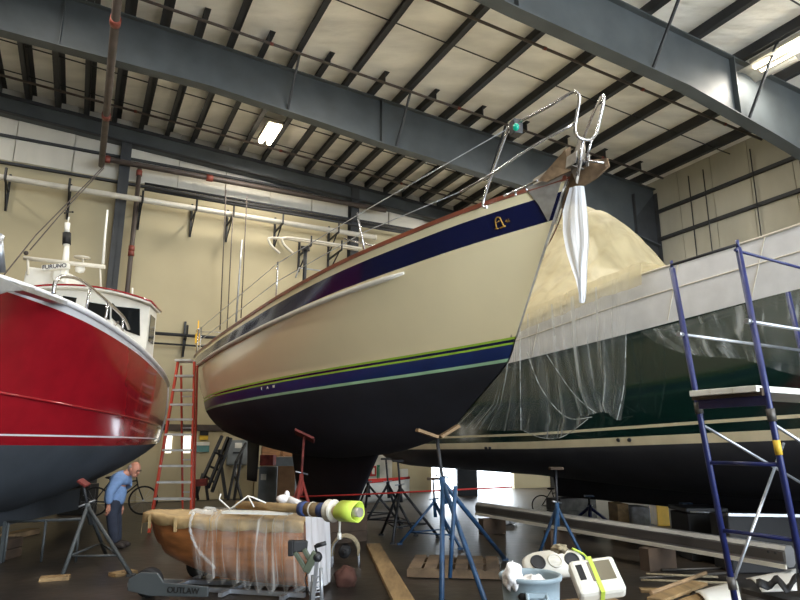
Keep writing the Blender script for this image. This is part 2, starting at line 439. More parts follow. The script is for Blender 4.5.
# end-wall frame
m = MB(); m.bar(B(TL, 19.83, RBOT(TL) - .3), B(TR, 19.83, RBOT(TR) - .3), .26, .58); struct('wall_back_beam', m, 'steel_grey')
m = MB(); m.bar(B(TL, 19.70, RBOT(TL) - .57), B(TR, 19.70, RBOT(TR) - .57), .3, .03); m.bar(B(TL, 19.7, RBOT(TL) - .05), B(TR, 19.7, RBOT(TR) - .05), .1, .1); struct('wall_back_beam', m, 'steel_dark')
for t in (0.5, 8.15):
    m = MB(); pbox(m, t - .15, t + .15, 19.62, 19.65, 0, 10.7); pbox(m, t - .15, t + .15, 19.93, 19.96, 0, 10.7); pbox(m, t - .012, t + .012, 19.62, 19.96, 0, 10.7)
    struct('steel_column', m, 'steel_column_grey')
m = MB(); pbox(m, TR - .5, TR - .1, 19.5, 19.95, 0, 10.2); struct('steel_column', m, 'steel_column_grey')
for z in (10.28, 9.45):
    m = MB(); pbox(m, TL, TR, 19.86, 19.95, z, z + .07); struct('wall_back_beam', m, 'steel_dark')
for z in (7.35, 8.4, 9.38):
    m = MB(); pbox(m, TR - .12, TR, 5.5, QW, z, z + .10); struct('wall_right_beam', m, 'steel_dark')
for q in (9.25, 10.6, 12.2, 12.75):
    m = MB(); m.tube([B(TR - .14, q, 2), B(TR - .14, q - .03, 10.2)], .018, 6); struct('wall_right_strip', m, 'steel_dark')
# dark bracing at the far corner
m = MB(); m.bar(B(14.2, 19.4, 10.2), B(TR - .3, 19.4, 8.4), .08, .08); m.bar(B(14.6, 14.4, 9.3), B(TR - .4, 16.5, 10.0), .07, .07); struct('brace_beam', m, 'steel_dark')
m = MB(); m.bar(B(TR - .45, 14.3, 9.1), B(TR - .45, 19.6, 9.1), .16, .5); struct('wall_right_beam', m, 'steel_dark')
m = MB(); pbox(m, 14.9, TR - .2, 19.55, 19.75, 5.5, 9.8); struct('wall_back_panel', m, 'steel_dark')
# doorway leaf, its frame, two lit panes
m = MB(); pbox(m, 1.7, 5.02, 19.90, 19.985, 0.02, 2.0)
for t in (2.2, 2.8, 3.4, 4.0, 4.5): pbox(m, t, t + .02, 19.88, 19.9, .1, 1.95)
d1 = struct('door_1', m, 'wall_panel')
m = MB(); pbox(m, 1.4, 5.15, 19.86, 19.97, 2.02, 2.2); struct('trim_1', m, 'pipe_brown')
m = MB(); pbox(m, 5.05, 5.2, 19.84, 19.97, 0, 2.0); struct('trim_2', m, 'wall_panel')
for i, (px0, px1) in enumerate(((166.5, 171), (184, 190))):
    a = onq(px0, 434, 19.87); b = onq(px1, 453, 19.87); ta, tb = tq(a)[0], tq(b)[0]
    m = MB(); pbox(m, ta, tb, 19.86, 19.88, b.z, a.z); w = struct('window_%d' % (i + 1), m, 'daylit_pane')
# plywood-lined bay right of the door
m = MB()
for i in range(7):
    t0 = 5.25 + i * .6; pbox(m, t0 + .01, t0 + .59, 19.93, 19.985, 0, 2.35)
struct('wall_back_panel', m, 'plywood')
for t in (5.9, 7.6):
    m = MB(); pbox(m, t, t + .09, 19.84, 19.925, 0, 2.35); struct('wall_back_trim', m, 'plywood')
# ---------------------------------------------------------------- pipes
def pipe(name, pts, r, m_, label, cat, coup=(), n=10, group=None):
    o = thing(name, Vector(pts[len(pts) // 2]), label, cat, group)
    m = MB(); m.tube(pts, r, n); put('pipe', m, m_, o)
    for a, d in coup:
        m = MB(); d = Vector(d).normalized() * (r * 1.5); m.tube([Vector(a) - d * .8, Vector(a) + d * .8], r * 1.28, 10); put('coupling', m, 'coupling_red', o)
    return o
el = onq(101.5, 158, 19.45); te, ze = tq(el)[0], el.z
zm = 9.78; tm = te + .02
pipe('sprinkler_pipe', [B(tm, 4.0, zm), B(tm, 19.35, zm), B(tm, 19.45, zm - .05), B(tm, 19.47, ze + .05), B(tm + .1, 19.47, ze), B(9.3, 19.47, ze)], .085, 'pipe_brown',
     'brown sprinkler main running under the roof to the back wall then along it', 'pipe',
     [(B(tm, 12.2, zm), B(0, 1, 0)), (B(tm, 16.3, zm), B(0, 1, 0)), (B(tm + .12, 19.47, ze), B(1, 0, 0)), (B(3.0, 19.47, ze), B(1, 0, 0))])
pipe('riser_pipe', [B(.92, 19.5, ze - .1), B(.92, 19.5, 3.0)], .07, 'pipe_brown', 'dark riser pipe with a red valve beside the back-wall column', 'pipe',
     [(B(.92, 19.5, ze - .25), Z), (B(.92, 19.5, 7.15), Z), (B(.92, 19.5, 7.3), Z)])
for i, (dz, dq) in enumerate(((-.55, -.1), (-.78, -.2))):
    pipe('conduit_pipe', [B(1.1, 19.6 + dq, ze + dz), B(15, 19.6 + dq, ze + dz)], .04, 'steel_dark',
         ('upper' if i == 0 else 'lower') + ' of two thin dark conduits under the sprinkler main on the back wall', 'pipe', group='conduits on the back wall')
def branch(pa, t0, t1, label):
    v = None
    for k in range(200):                                   # where the sight line meets the purlins' underside
        q = 5 + k * .075; w = onq(pa[0], pa[1], q)
        if w.z >= RBOT(tq(w)[0]) - .12: v = w; break
    q = tq(v)[1]
    n = 5; cps = [(B(t0 + (t1 - t0) * (i + .5) / n, q, RBOT(t0 + (t1 - t0) * (i + .5) / n) - .1), B(1, 0, 0)) for i in range(n)]
    return pipe('sprinkler_branch', [B(t0, q, RBOT(t0) - .1), B(t1, q, RBOT(t1) - .1)], .035, 'pipe_brown', label, 'pipe', cps, 8, 'sprinkler branches under the roof')
branch((270, 44), -10, 16.5, 'thin sprinkler branch under the roof just in front of the first rafter')
branch((590, 66), 1, 16.8, 'thin sprinkler branch crossing the roof midway between the two rafters')
branch((200, 129), -6, 16, 'thin sprinkler branch under the roof behind the first rafter')
# ---------------------------------------------------------------- lamps
def lamp(px, py, label, ntube=2, ln=1.2):
    for k in range(260):
        q = 5 + k * .06; w = onq(px, py, q)
        if w.z >= RBOT(tq(w)[0]) - .22: break
    t, q = tq(w); z = RBOT(t) - .2
    o = thing('ceiling_light', B(t, q, z), label, 'ceiling light', 'twin tube lights under the roof', YAW)
    m = MB(); pbox(m, t - .22, t + .22, q - ln / 2 - .05, q + ln / 2 + .05, z + .05, z + .16); put('housing', m, 'lamp_housing', o, bevel=.01)
    m = MB(); pbox(m, t - .02, t + .02, q - .3, q - .28, z + .16, z + .24); pbox(m, t - .02, t + .02, q + .28, q + .3, z + .16, z + .24); put('bracket', m, 'lamp_housing', o)
    for dx in (-.125, .125):
        m = MB(); m.tube([B(t + dx, q - ln / 2, z), B(t + dx, q + ln / 2, z)], .075, 10); put('tube', m, 'lamp_glow', o)
    return t, q, z
L1 = lamp(270, 134, 'lit twin tube ceiling light behind the first rafter, above the red boat')
L2 = lamp(789, 49, 'lit twin tube ceiling light at the upper right beside the second rafter', ln=1.5)
# reflector hood under the right-hand light
c = onq(762, 78, 9.2)
m = MB(); a = B(L2[0] - .1, L2[1] + 1.0, L2[2] - .05)
rows = [[a + B(x * .4, y * 1.0, -.14 * (1 - x * x) * -1 - .1) for y in (-1, 1)] for x in (-1, -.6, -.2, .2, .6, 1)]
m.grid(rows); solo('reflector_hood', m, 'lamp_housing', 'open metal reflector hood hung beside the upper right ceiling light', 'light hood', solid=.012)
# ---------------------------------------------------------------- spar on wall brackets
z9 = onq(0, 177, 19.2).z
ta, tb = -5.5, tq(onq(375, 236, 19.2))[0]
m = MB(); m.tube([B(ta, 19.2, z9), B(tb, 19.2, z9)], .085, 12); m.tube([B(tb - .02, 19.2, z9), B(tb + .04, 19.2, z9)], .092, 12)
solo('stored_spar', m, 'offwhite', 'long cream spar stored level across brackets high on the back wall', 'spar')
def wbracket(t, z, label, reach=.95):
    o = thing('wall_bracket', B(t, 19.9, z), label, 'bracket', 'brackets on the back wall', YAW)
    m = MB(); pbox(m, t - .03, t + .03, 19.9, 19.98, z - .7, z + .4); put('plate', m, 'black_metal', o)
    m = MB(); m.bar(B(t, 19.9, z - .13), B(t, 19.9 - reach, z - .11), .05, .05); m.bar(B(t, 19.9 - reach, z - .12), B(t, 19.9 - reach, z + .2), .05, .05); put('arm', m, 'black_metal', o)
    m = MB(); m.bar(B(t, 19.9, z - .65), B(t, 19.9 - reach * .8, z - .13), .035, .035); put('strut', m, 'black_metal', o)
for px, nm in ((3, 'at the left edge of the picture'), (68, 'second from the left'), (142, 'just right of the steel column'), (196, 'fourth from the left'), (233, 'fifth from the left'), (282, 'sixth from the left'), (337, 'last before the spar end')):
    wbracket(tq(onq(px, 200, 19.2))[0], z9, 'black bracket holding the cream spar, ' + nm)
# a pair of bent tubes racked lower
zz = onq(320, 250, 19.0).z
for i, (dx, dz) in enumerate(((0, 0), (-.35, .03))):
    t0, t1 = tq(onq(280, 246, 19.0))[0] + dx, tq(onq(358, 252, 19.0))[0]
    m = MB(); m.tube(smooth_path([B(t0 + .35, 18.7 + .3 * i, zz - .34 + dz), B(t0, 18.7 + .3 * i, zz - .02 + dz), B(t0 + .3, 18.7 + .3 * i, zz + .17 + dz), B(t1, 18.7 + .3 * i, zz + .17 + dz)], 5), .04, 8)
    solo('bent_rail', m, 'offwhite', ('front' if i == 0 else 'rear') + ' of two pale bent tubes racked below the long spar', 'rail', 'bent tubes on the back wall')
for px in (306, 336): wbracket(tq(onq(px, 245, 19.2))[0], zz + .12, 'black bracket under the bent pale tubes, ' + ('left one' if px < 320 else 'right one'), 1.25)
m = MB(); t0, t1 = tq(onq(296, 270, 19.6))[0], tq(onq(345, 268, 19.6))[0]; z0 = onq(300, 268, 19.6).z
m.tube([B(t0, 19.6, z0 - .35), B(t0 + .1, 19.6, z0), B(t1, 19.6, z0)], .028, 8)
solo('thin_rail', m, 'galvanised', 'thin grey bent rail leaning on the back wall under the bent tubes', 'rail')
# cords hanging down the back wall behind the sailboat
for i, (px, y0, y1) in enumerate(((222, 190, 330), (229, 212, 330), (238, 240, 322), (243, 196, 318))):
    a = onq(px + 4, y0, 18.6); b = onq(px - 2, y1, 18.6)
    m = MB(); m.tube([a, (a + b) / 2, b], .018 if i != 2 else .03, 6)
    solo('hanging_line', m, 'pipe_brown' if i != 2 else 'galvanised', ['leftmost thin line', 'second thin line', 'short pale pole', 'rightmost thin line'][i] + ' hanging before the back wall at the sailboat stern', 'line', 'lines hanging at the back wall')
m = MB(); t0 = max(1.55, tq(onq(136, 336, 19.5))[0]); z0 = onq(180, 335, 19.5).z
m.tube([B(t0, 19.5, z0), B(t0 + 4.5, 19.5, z0)], .05, 8); m.tube([B(t0, 19.6, z0 - .28), B(t0 + 4.5, 19.6, z0 - .28)], .03, 8)
solo('wall_rail', m, 'steel_dark', 'dark double wall rail behind the top of the stepladder', 'rail')
wbracket(tq(onq(187, 340, 19.3))[0], z0 + .1, 'black bracket on the dark wall rail above the stepladder', .5)
# ---------------------------------------------------------------- posters and electrics by the door
def flat(name, px0, py0, px1, py1, q, th, mats, label, cat, group=None):
    a = onq(px0, py0, q); b = onq(px1, py1, q); m = MB(); pbox(m, tq(a)[0], tq(b)[0], q, q + th, b.z, a.z)
    return solo(name, m, mats, label, cat, group, rotz=YAW), tq(a)[0], tq(b)[0], b.z, a.z
o, t0, t1, z0, z1 = flat('notice_sign', 200, 431, 208, 440, 19.86, .02, 'sign_yellow', 'yellow and black warning notice on the back-wall door', 'sign')
m = MB(); pbox(m, t0, t1, 19.85, 19.859, z1 - .13, z1); put('black_header', m, 'ink', o)
o, t0, t1, z0, z1 = flat('information_sign', 193, 442, 209, 452, 19.86, .02, 'sign_teal', 'teal notice below the yellow warning sign on the door', 'sign')
m = MB(); pbox(m, t0, t1, 19.85, 19.859, z1 - .1, z1); put('white_header', m, 'sign_white', o)
m = MB(); a = onq(228.5, 440, 19.75); b = onq(247, 465, 19.75); t0, t1 = tq(a)[0], tq(b)[0]
o = thing('electrical_panel', B((t0 + t1) / 2, 19.9, b.z), 'grey electrical panel on the plywood wall under the sailboat stern', 'electrical panel', rotz=YAW)
pbox(m, t0, t1, 19.76, 19.925, b.z, a.z); put('case', m, 'box_grey', o, bevel=.01)
m = MB(); pbox(m, t0 + .03, t1 - .03, 19.735, 19.755, b.z + .04, a.z - .04); put('cover', m, 'box_grey', o)
m = MB(); pbox(m, t0 + .2, t0 + .42, 19.725, 19.734, a.z - .24, a.z - .08); put('warning_label', m, 'sign_white', o)
m = MB(); pbox(m, t0 + .15, t0 + .4, 19.71, 19.734, (a.z + b.z) / 2 - .03, (a.z + b.z) / 2 + .02); put('lever', m, 'black_metal', o)
m = MB(); m.tube([B((t0 + t1) / 2, 19.85, b.z), B((t0 + t1) / 2, 19.85, .05)], .025, 8); put('conduit', m, 'galvanised', o)
# ================================================================ the cream sailboat
class Boat:
    """surface(f, level): levels are dicts start/end (metres along the keel line), half-beam and height tables"""
    def __init__(s, bow, L, th, side):
        s.b = Vector((bow[0], bow[1], 0)); s.L = L
        s.h = Vector((math.sin(th), -math.cos(th), 0)); s.n = Vector((-math.cos(th), -math.sin(th), 0)) * side   # n: towards the visible side
        s.th = th
    def W(s, x, y, z): return s.b + s.h * (x - s.L) + s.n * y + Vector((0, 0, z))
    def pix(s, px, py, y=0.0):          # (along, up) where a sight line meets the plane y = const
        r = ray(px, py); d = Vector((r[0], 1, 0)); k = (s.b.dot(s.n) + y) / d.dot(s.n)
        return (s.L + (d * k - s.b).dot(s.h), EYE + r[1] * k)
    def V(s, px, py, y=0.0):
        a = s.pix(px, py, y); return s.W(a[0], y, a[1])
NF = 56
FR = [0.5 - 0.5 * math.cos(math.pi * i / NF) for i in range(NF + 1)]
SB = Boat((1.785, 6.206), 12.522, 0.511, 1)
BM = 1.903
US = [0, .1, .2, .3, .45, .6, .7, .8, .9, .95, 1.0]
FSt = [.68, .80, .90, .96, 1, .96, .88, .72, .44, .25, .012]
FWt = [.35, .60, .78, .90, .98, .90, .76, .55, .28, .14, .006]
def sb_sheer(u): return 3.844 * (u - .4) * (u - 1) / .4 + 3.565 * u * (u - 1) / (.4 * -.6) + 4.362 * u * (u - .4) / .6
def sb_wl(u): return 2.553 + (.28 if u < .4 else .25) * ((u - .4) / .6) ** 2
XB = lambda z: cr([1.3, 1.44, 1.64, 1.85, 2.05, 2.30, 2.53, 2.82], [7.6, 8.56, 9.7, 10.31, 10.64, 11.06, 11.41, 11.58], z)
DK = 1.18
def sb_pt(f, lam, d=0.0):
    """lam 0 sheer .. 1 top of the waterline tape; d metres below that"""
    if d == 0:
        a = (f * SB.L, cr(US, FSt, f) * BM, sb_sheer(f)); x1 = 0.016 * SB.L + (.925 - .016) * SB.L * f
        b = (x1, cr(US, FWt, f) * BM * 1.0, sb_wl(f))
        k = lam; bul = .06 * math.sin(math.pi * lam) * min(1, 4 * (1 - f)) * (1 - .3 * f)
        return (a[0] + (b[0] - a[0]) * k, a[1] + (b[1] - a[1]) * k + bul, a[2] + (b[2] - a[2]) * k)
    z = sb_wl(f) - d; g = d / DK
    x1 = XB(sb_wl(1) - d); x0 = li([0, .3, .7, 1.0, DK], [.2, .55, 1.5, 3.2, 4.3], d)
    w0 = .35 * max(0.02, 1 - d / .45)
    ws = [w0] + FWt[1:]
    if g > .3: ws[1] = FWt[1] * (1 - .3 * (g - .3))
    y = cr(US, ws, f) * BM * max(0.0, 1 - g ** 2.4) ** .62
    return (x0 + (x1 - x0) * f, y, z)
LV = [(0, 0), (.075, 0), (.165, 0), (.25, 0), (.36, 0), (.48, 0), (.60, 0), (.72, 0), (.84, 0), (.93, 0), (1, 0), (1, .026), (1, .058), (1, .082), (1, .16), (1, .235), (1, .272),
      (1, .40), (1, .54), (1, .68), (1, .80), (1, .90), (1, .99), (1, 1.06), (1, 1.12), (1, 1.16), (1, DK)]
LM = [0, 1, 1, 0, 0, 0, 0, 0, 0, 0, 2, 1, 2, 3, 3, 4] + [5] * 11
sail = thing('sailboat', SB.W(6.2, 0, 0.0), 'cream sailboat with a navy sheer band standing on its keel', 'sailboat')
m = MB()
def band(lam, f): return lam + (.04 * (1 - f) if abs(lam - .25) < 1e-6 else 0)
for side in (1, -1):
    rows = []
    for (lam, d) in LV:
        rows.append([SB.W(p[0], p[1] * side, p[2]) for p in (sb_pt(f, band(lam, f), d) for f in FR)])
    m.grid(rows, mif=lambda i, j: LM[i])
# transom
tr = [[SB.W(p[0], p[1] * s_, p[2]) for s_ in (-1, -.5, 0, .5, 1)] for p in (sb_pt(0, band(l, 0), d) for l, d in LV)]
m.grid(tr, mif=lambda i, j: LM[i])
hull = put('hull', m, ['cream_gelcoat', 'navy_gelcoat', 'tape_green', 'boot_blue', 'tape_pale', 'antifoul_black'], sail)
def sb_side(f, lam, off=0.0, d=0.0, side=1):
    p = sb_pt(f, lam, d); return SB.W(p[0], (p[1] + off) * side, p[2])
m = MB(); rows = [[SB.W(f * SB.L, cr(US, FSt, f) * BM * y * .985, sb_sheer(f) - .03 + .06 * (1 - y * y)) for y in (-1, -.5, 0, .5, 1)] for f in FR]
m.grid(rows); put('deck', m, 'cream_deck', sail)
for side in (1, -1):
    m = MB(); pts = [sb_side(f, 0, -.012, 0, side) + Vector((0, 0, .012)) for f in FR]
    for a, b in zip(pts, pts[1:]): m.bar(a, b, .05, .05)
    put('toe_rail', m, 'mahogany', sail)
# fin keel and rudder on its skeg
def foil(xs_top, xs_bot, z0, z1, w):
    m = MB(); rows = []
    for k in range(7):
        t = k / 6; a = xs_top[0] + (xs_bot[0] - xs_top[0]) * t; b = xs_top[1] + (xs_bot[1] - xs_top[1]) * t; z = z0 + (z1 - z0) * t
        row = []
        for i in range(24):
            g = 2 * math.pi * i / 24; c = .5 + .5 * math.cos(g); yy = math.copysign(1, math.sin(g)) * 2.2 * (.2969 * math.sqrt(1 - c + 1e-9) - .126 * (1 - c) - .35 * (1 - c) ** 2 + .28 * (1 - c) ** 3 - .10 * (1 - c) ** 4)
            row.append(SB.W(a + (b - a) * c, yy * w, z))
        rows.append(row)
    m.grid(rows, wrap=True); m.add(rows[-1], [tuple(range(24))]); m.add(rows[0], [tuple(range(24))]); return m
put('keel', foil((4.2, 8.3), (4.75, 7.35), 1.55, .56, .34), 'keel_black', sail)
put('rudder', foil((.9, 2.0), (1.05, 1.9), 2.0, .75, .12), 'keel_black', sail)
# steel strap down the stem, stem plates
m = MB()
for s_ in (1, -1):
    fs_ = [[SB.W(x + .012, y, z) for (x, y, z) in ((sb_pt(1, l)[0], 0, sb_pt(1, l)[2]), (sb_pt(1, l)[0] - .075, .035 * s_, sb_pt(1, l)[2]))] for l in [i / 12 for i in range(13)]]
    m.grid(fs_)
put('stem_strap', m, 'steel_plate', sail, solid=.012)
m = MB()
for s_ in (1, -1):
    a = sb_side(.972, -.02, .012, 0, s_); b = sb_side(.998, -.04, .012, 0, s_); c = sb_side(.998, .26, .012, 0, s_)
    e = sb_side(.985, -.03, .016, 0, s_); g = sb_side(.986, .12, .016, 0, s_)
    m.add([a, e, b, c, g], [(0, 1, 4), (1, 2, 3, 4)])
put('stem_plate', m, 'steel_plate', sail, solid=.01)
# bow roller
m = MB()
for s_ in (1, -1):
    m.prism([SB.W(12.1, .09 * s_, 4.38), SB.W(12.75, .09 * s_, 4.44), SB.W(12.78, .09 * s_, 4.56), SB.W(12.1, .09 * s_, 4.50)], SB.n * .012)
m.bar(SB.W(12.1, 0, 4.385), SB.W(12.7, 0, 4.43), .18, .012)
br = put('bow_roller', m, 'steel_plate', sail)
m = MB(); m.tube([SB.W(12.68, -.08, 4.50), SB.W(12.68, .08, 4.50)], .045, 10); put('roller', m, 'rubber_black', br)
# pulpit
def V(px, py, y): return SB.V(px, py, y)
m = MB(); r = .0165
m.tube(smooth_path([V(487, 207, .62), V(483, 203, .62), V(495, 165, .60), V(508, 130, .57), V(512, 124, .56)], 4), r, 8)
m.tube(smooth_path([V(508, 129, .57), V(520, 122, .54), V(548, 107, .40), V(571, 93, .27), V(577, 93, .24), V(579.5, 99, .22), V(577, 115, .2), V(575, 130, .2), V(578, 137, .18), V(585, 140, .1), V(592, 139, 0), V(597, 132, -.1), V(600, 118, -.14), V(604, 99, -.16), V(602, 96, -.2), V(594, 112, -.3), V(586, 132, -.38), V(580, 150, -.42)], 4), r, 8)
m.tube(smooth_path([V(460, 192, .95), V(490, 175, .78), V(530, 148, .5), V(574, 124, .2)], 4), r * .9, 8)
m.tube([V(583, 139, .12), V(580, 158, .08), V(577, 176, .06)], r, 8)
m.tube([V(592, 139, 0), V(586, 160, 0)], r * .8, 8)
m.tube([V(580, 149, -.42), V(577, 172, -.42)], r, 8)
put('pulpit', m, 'chrome', sail)
m = MB(); m.box(V(516, 128, .55), (.11, .11, .17), Matrix.Rotation(.3, 3, 'Z')); nl = put('navigation_light', m, 'black_metal', sail, bevel=.01)
m = MB(); m.sphere(V(516, 127, .61) , (.034, .034, .042), 12, 8); put('lens', m, 'nav_green', nl)
m = MB(); m.tube(smooth_path([V(504, 196, .5), V(520, 189, .48), V(538, 180, .42)], 4), .014, 6); m.tube([V(515, 192, .48), V(516, 196, .48)], .012, 6); m.tube([V(526, 187, .46), V(527, 191, .46)], .012, 6); put('grab_rail', m, 'chrome', sail)
# stanchions and lifelines
def deckpt(f, side=1, up=0.0, inn=.05): return SB.W(f * SB.L, (cr(US, FSt, f) * BM - inn) * side, sb_sheer(f) + up)
def f_at(px, side=1, up=0.0):
    best = min((abs((lambda w: 400 + F * w.x / (w.y * cp + (w.z - EYE) * sp))(deckpt(i / 400, side, up)) - px), i / 400) for i in range(401)); return best[1]
SF = [.06, .2, f_at(276, 1), .55, f_at(366, 1), .86]
SF[3] = (SF[2] + SF[4]) / 2 + .02
for side in (1, -1):
    for i, f in enumerate([SF[0], SF[1], SF[2], SF[4], SF[5]] if side == 1 else SF):
        if side == 1 and i == 4: continue
        m = MB(); m.tube([deckpt(f, side), deckpt(f + (-.012 if i == 3 and side == 1 else 0), side, .62)], .014, 7); m.tube([deckpt(f, side), deckpt(f, side, .06)], .026, 8)
        put('stanchion', m, 'chrome', sail)
    for up in (.60, .31):
        m = MB(); pts = [deckpt(f, side, up) for f in [SF[0], SF[1], SF[2], SF[4]]] + [V(509, 128, .57) if up > .5 else V(462, 191, .94)] if side == 1 else [deckpt(f, side, up) for f in [SF[0], SF[1], SF[2], SF[4], .93]]
        m.tube(pts, .006, 5); put('lifeline', m, 'galvanised', sail)
m = MB(); m.tube([deckpt(SF[4] + .015, 1, .03), deckpt(SF[4] - .03, 1, .35)], .012, 6); put('stanchion_stay', m, 'chrome', sail)
# stern rail, staffs, dark mast-head pole
m = MB()
for up in (.35, .7): m.tube(smooth_path([deckpt(.10, 1, up), deckpt(.02, 1, up), SB.W(-.02, .6, 3.9 + up), SB.W(-.02, -.6, 3.9 + up), deckpt(.02, -1, up), deckpt(.10, -1, up)], 4), .014, 7)
for f, sd in ((.10, 1), (.02, 1), (.10, -1), (.02, -1)): m.tube([deckpt(f, sd), deckpt(f, sd, .7)], .014, 7)
put('stern_rail', m, 'chrome', sail)
m = MB(); m.tube([deckpt(.02, 1, .2), deckpt(.02, 1, 1.0)], .018, 7); m.box(deckpt(.02, 1, .5), (.09, .09, .3)); put('flag_staff', m, 'work_yellow', sail)
m = MB(); m.tube([deckpt(SF[2] + .03, 1, 0, .3), deckpt(SF[2] + .03, 1, .72, .3)], .03, 8); m.box(deckpt(SF[2] + .03, 1, .74, .3), (.12, .12, .05)); put('winch_post', m, 'black_metal', sail)
# low coachroof and folded red-brown canvas
m = MB(); rows = []
for i in range(13):
    f = .3 + .42 * i / 12; w = cr([.3, .45, .6, .72], [1.0, 1.05, .9, .5], f); zt = sb_sheer(f) + .30 * min(1, (f - .295) * 14, (.725 - f) * 9)
    rows.append([SB.W(f * SB.L, w * y, z) for y, z in ((-1, sb_sheer(f)), (-.9, zt), (0, zt + .05), (.9, zt), (1, sb_sheer(f)))])
m.grid(rows); put('coachroof', m, 'cream_deck', sail)
m = MB(); a = deckpt(.33, 1, .06, .18); b = deckpt(.385, 1, .05, .18)
m.tube(smooth_path([a, a.lerp(b, .3) + Vector((0, 0, .08)), a.lerp(b, .6) + Vector((0, 0, .05)), b], 4), [.05] * 12 + [.03], 8); put('canvas_roll', m, 'mahogany', sail)
# emblem on the band and three small marks on the boot stripe
def hullframe(f, lam, d=0):
    o = sb_side(f, lam, .006, d); x = (sb_side(f + .01, lam, .006, d) - sb_side(f - .01, lam, .006, d)).normalized()
    y = (sb_side(f, max(lam - .03, 0) if d == 0 else lam, .006, d) - sb_side(f, lam + (.03 if d == 0 else 0), .006, d + (0 if d == 0 else .03))).normalized()
    zz_ = x.cross(y).normalized(); return frame(x, zz_.cross(x), zz_, o)
def hull_f(px, lam, d=0):
    def sx(w): return 400 + F * w.x / (w.y * cp + (w.z - EYE) * sp)
    return min((abs(sx(sb_side(i / 800, lam, 0, d)) - px), i / 800) for i in range(120, 800))[1]
fx_ = hull_f(406, .315)
for side in (1, -1):
    m = MB(); fr = [.02 + (fx_ - .02) * i / 40 for i in range(41)]
    m.tube([sb_side(f, .30 + .012 * f, .03, 0, side) for f in fr], [.012] + [.036] * 39 + [.02], 8); put('rubbing_strake', m, 'offwhite', sail)
fe = hull_f(500, .155); M_ = hullframe(fe, .155)
m = MB(); q = lambda x, y: M_ @ Vector((x, y, .004))
m.tube(smooth_path([q(-.055, -.06), q(-.045, .02), q(-.02, .055), q(.012, .045), q(.02, .0), q(.03, -.06)], 4), .008, 5)
m.tube(smooth_path([q(-.075, -.062), q(-.035, -.066)], 2), .007, 5); m.tube([q(-.02, -.066), q(.05, -.062)], .008, 5); m.tube([q(-.04, .0), q(.0, .012)], .006, 5)
put('emblem', m, 'gold', sail)
text_mesh('emblem_number', '46', .055, hullframe(hull_f(508, .165), .165), 'gold', sail)
for k, px in enumerate((262, 268, 274)):
    text_mesh('stripe_mark', 'YAN'[k], .06, hullframe(hull_f(px, 1, .13), 1, .13), 'offwhite', sail)
# anchor in the roller
anc = thing('anchor', SB.W(12.7, 0, 4.3), 'bronze plough anchor hanging from the sailboat bow roller', 'anchor')
m = MB(); m.prism([V(572, 168, .0), V(580, 139, .0), V(584, 137, .0), V(586, 150, 0), V(580, 172, .0), V(578, 184, 0)], SB.n * .03); put('shank', m, 'steel_plate', anc, bevel=.004)
m = MB(); m.prism([V(572, 171, -.02), V(590, 160, -.10), V(607, 158, -.16), V(609, 166, -.16), V(596, 178, -.1), V(581, 187, -.04), V(561, 208, -.02)], -SB.n * .016 + Vector((0, 0, -.004))); put('fluke', m, 'anchor_bronze', anc)
m = MB(); m.prism([V(571, 147, .06), V(566, 150, .1), V(552, 166, .17), V(539, 181, .22), V(548, 182, .2), V(571, 171, .06)], SB.n * .016); put('fluke', m, 'anchor_bronze', anc)
m = MB(); m.tube([V(578, 160, .03), V(604, 163, -.12)], .014, 8); put('stock_pin', m, 'chrome', anc)
# polythene scrap caught under the bow
def sheet(rows_ctrl, nu, nv, fold, seed, norm, freq=5.0):
    """rows_ctrl: list of polylines (top to bottom) of equal length; returns a rippled grid"""
    rnd = random.Random(seed); ph = [rnd.random() * 6.28 for _ in range(4)]
    R = []
    for i in range(nv + 1):
        s = i / nv * (len(rows_ctrl) - 1); k = min(int(s), len(rows_ctrl) - 2); t = s - k
        row = []
        for j in range(nu + 1):
            a = j / nu; n = len(rows_ctrl[0]); xs = [x / (n - 1) for x in range(n)]
            pa = Vector([cr(xs, [p[c] for p in rows_ctrl[k]], a) for c in range(3)]); pb = Vector([cr(xs, [p[c] for p in rows_ctrl[k + 1]], a) for c in range(3)])
            p = pa.lerp(pb, t); v = i / nv
            w = math.sin(a * freq * 6.28 + ph[0] + v * 1.5) + .6 * math.sin(a * freq * 2.3 * 6.28 + ph[1] - v * 2) + .5 * math.sin(v * 9 + a * 7 + ph[2])
            row.append(p + Vector(norm) * fold * w * min(1, .25 + v * 1.6))
        R.append(row)
    m = MB(); m.grid(R); m.uv = [(j / nu, i / nv) for i in range(nv + 1) for j in range(nu + 1)]; return m
m = sheet([[V(570, 188, .06), V(576, 186, .02), V(584, 186, -.06)], [V(563, 212, .08), V(576, 210, .02), V(587, 214, -.06)], [V(564, 232, .08), V(577, 235, .02), V(589, 240, -.06)],
           [V(569, 254, .06), V(579, 258, .02), V(587, 262, -.05)], [V(577, 280, .04), V(581, 284, .0), V(585, 282, -.03)], [V(581, 303, .02), V(582, 303, .01), V(583, 302, 0)]], 20, 36, .018, 3, SB.n, 2.5)
solo('plastic_scrap', m, 'poly_white', 'bright white plastic strip dangling below the sailboat anchor', 'plastic sheet')
# blocks under the keel
for i, (x, w) in enumerate(((5.2, .5), (6.8, .5))):
    m = MB()
    for k in range(3): m.box(SB.W(x, 0, .09 + .18 * k), (.9, .24, .175), Matrix.Rotation(SB.th, 3, 'Z'))
    solo('keel_block', m, 'dark_wood', ('aft' if i == 0 else 'forward') + ' timber crib under the keel of the cream sailboat', 'timber block', 'timber cribs under the sailboat keel')
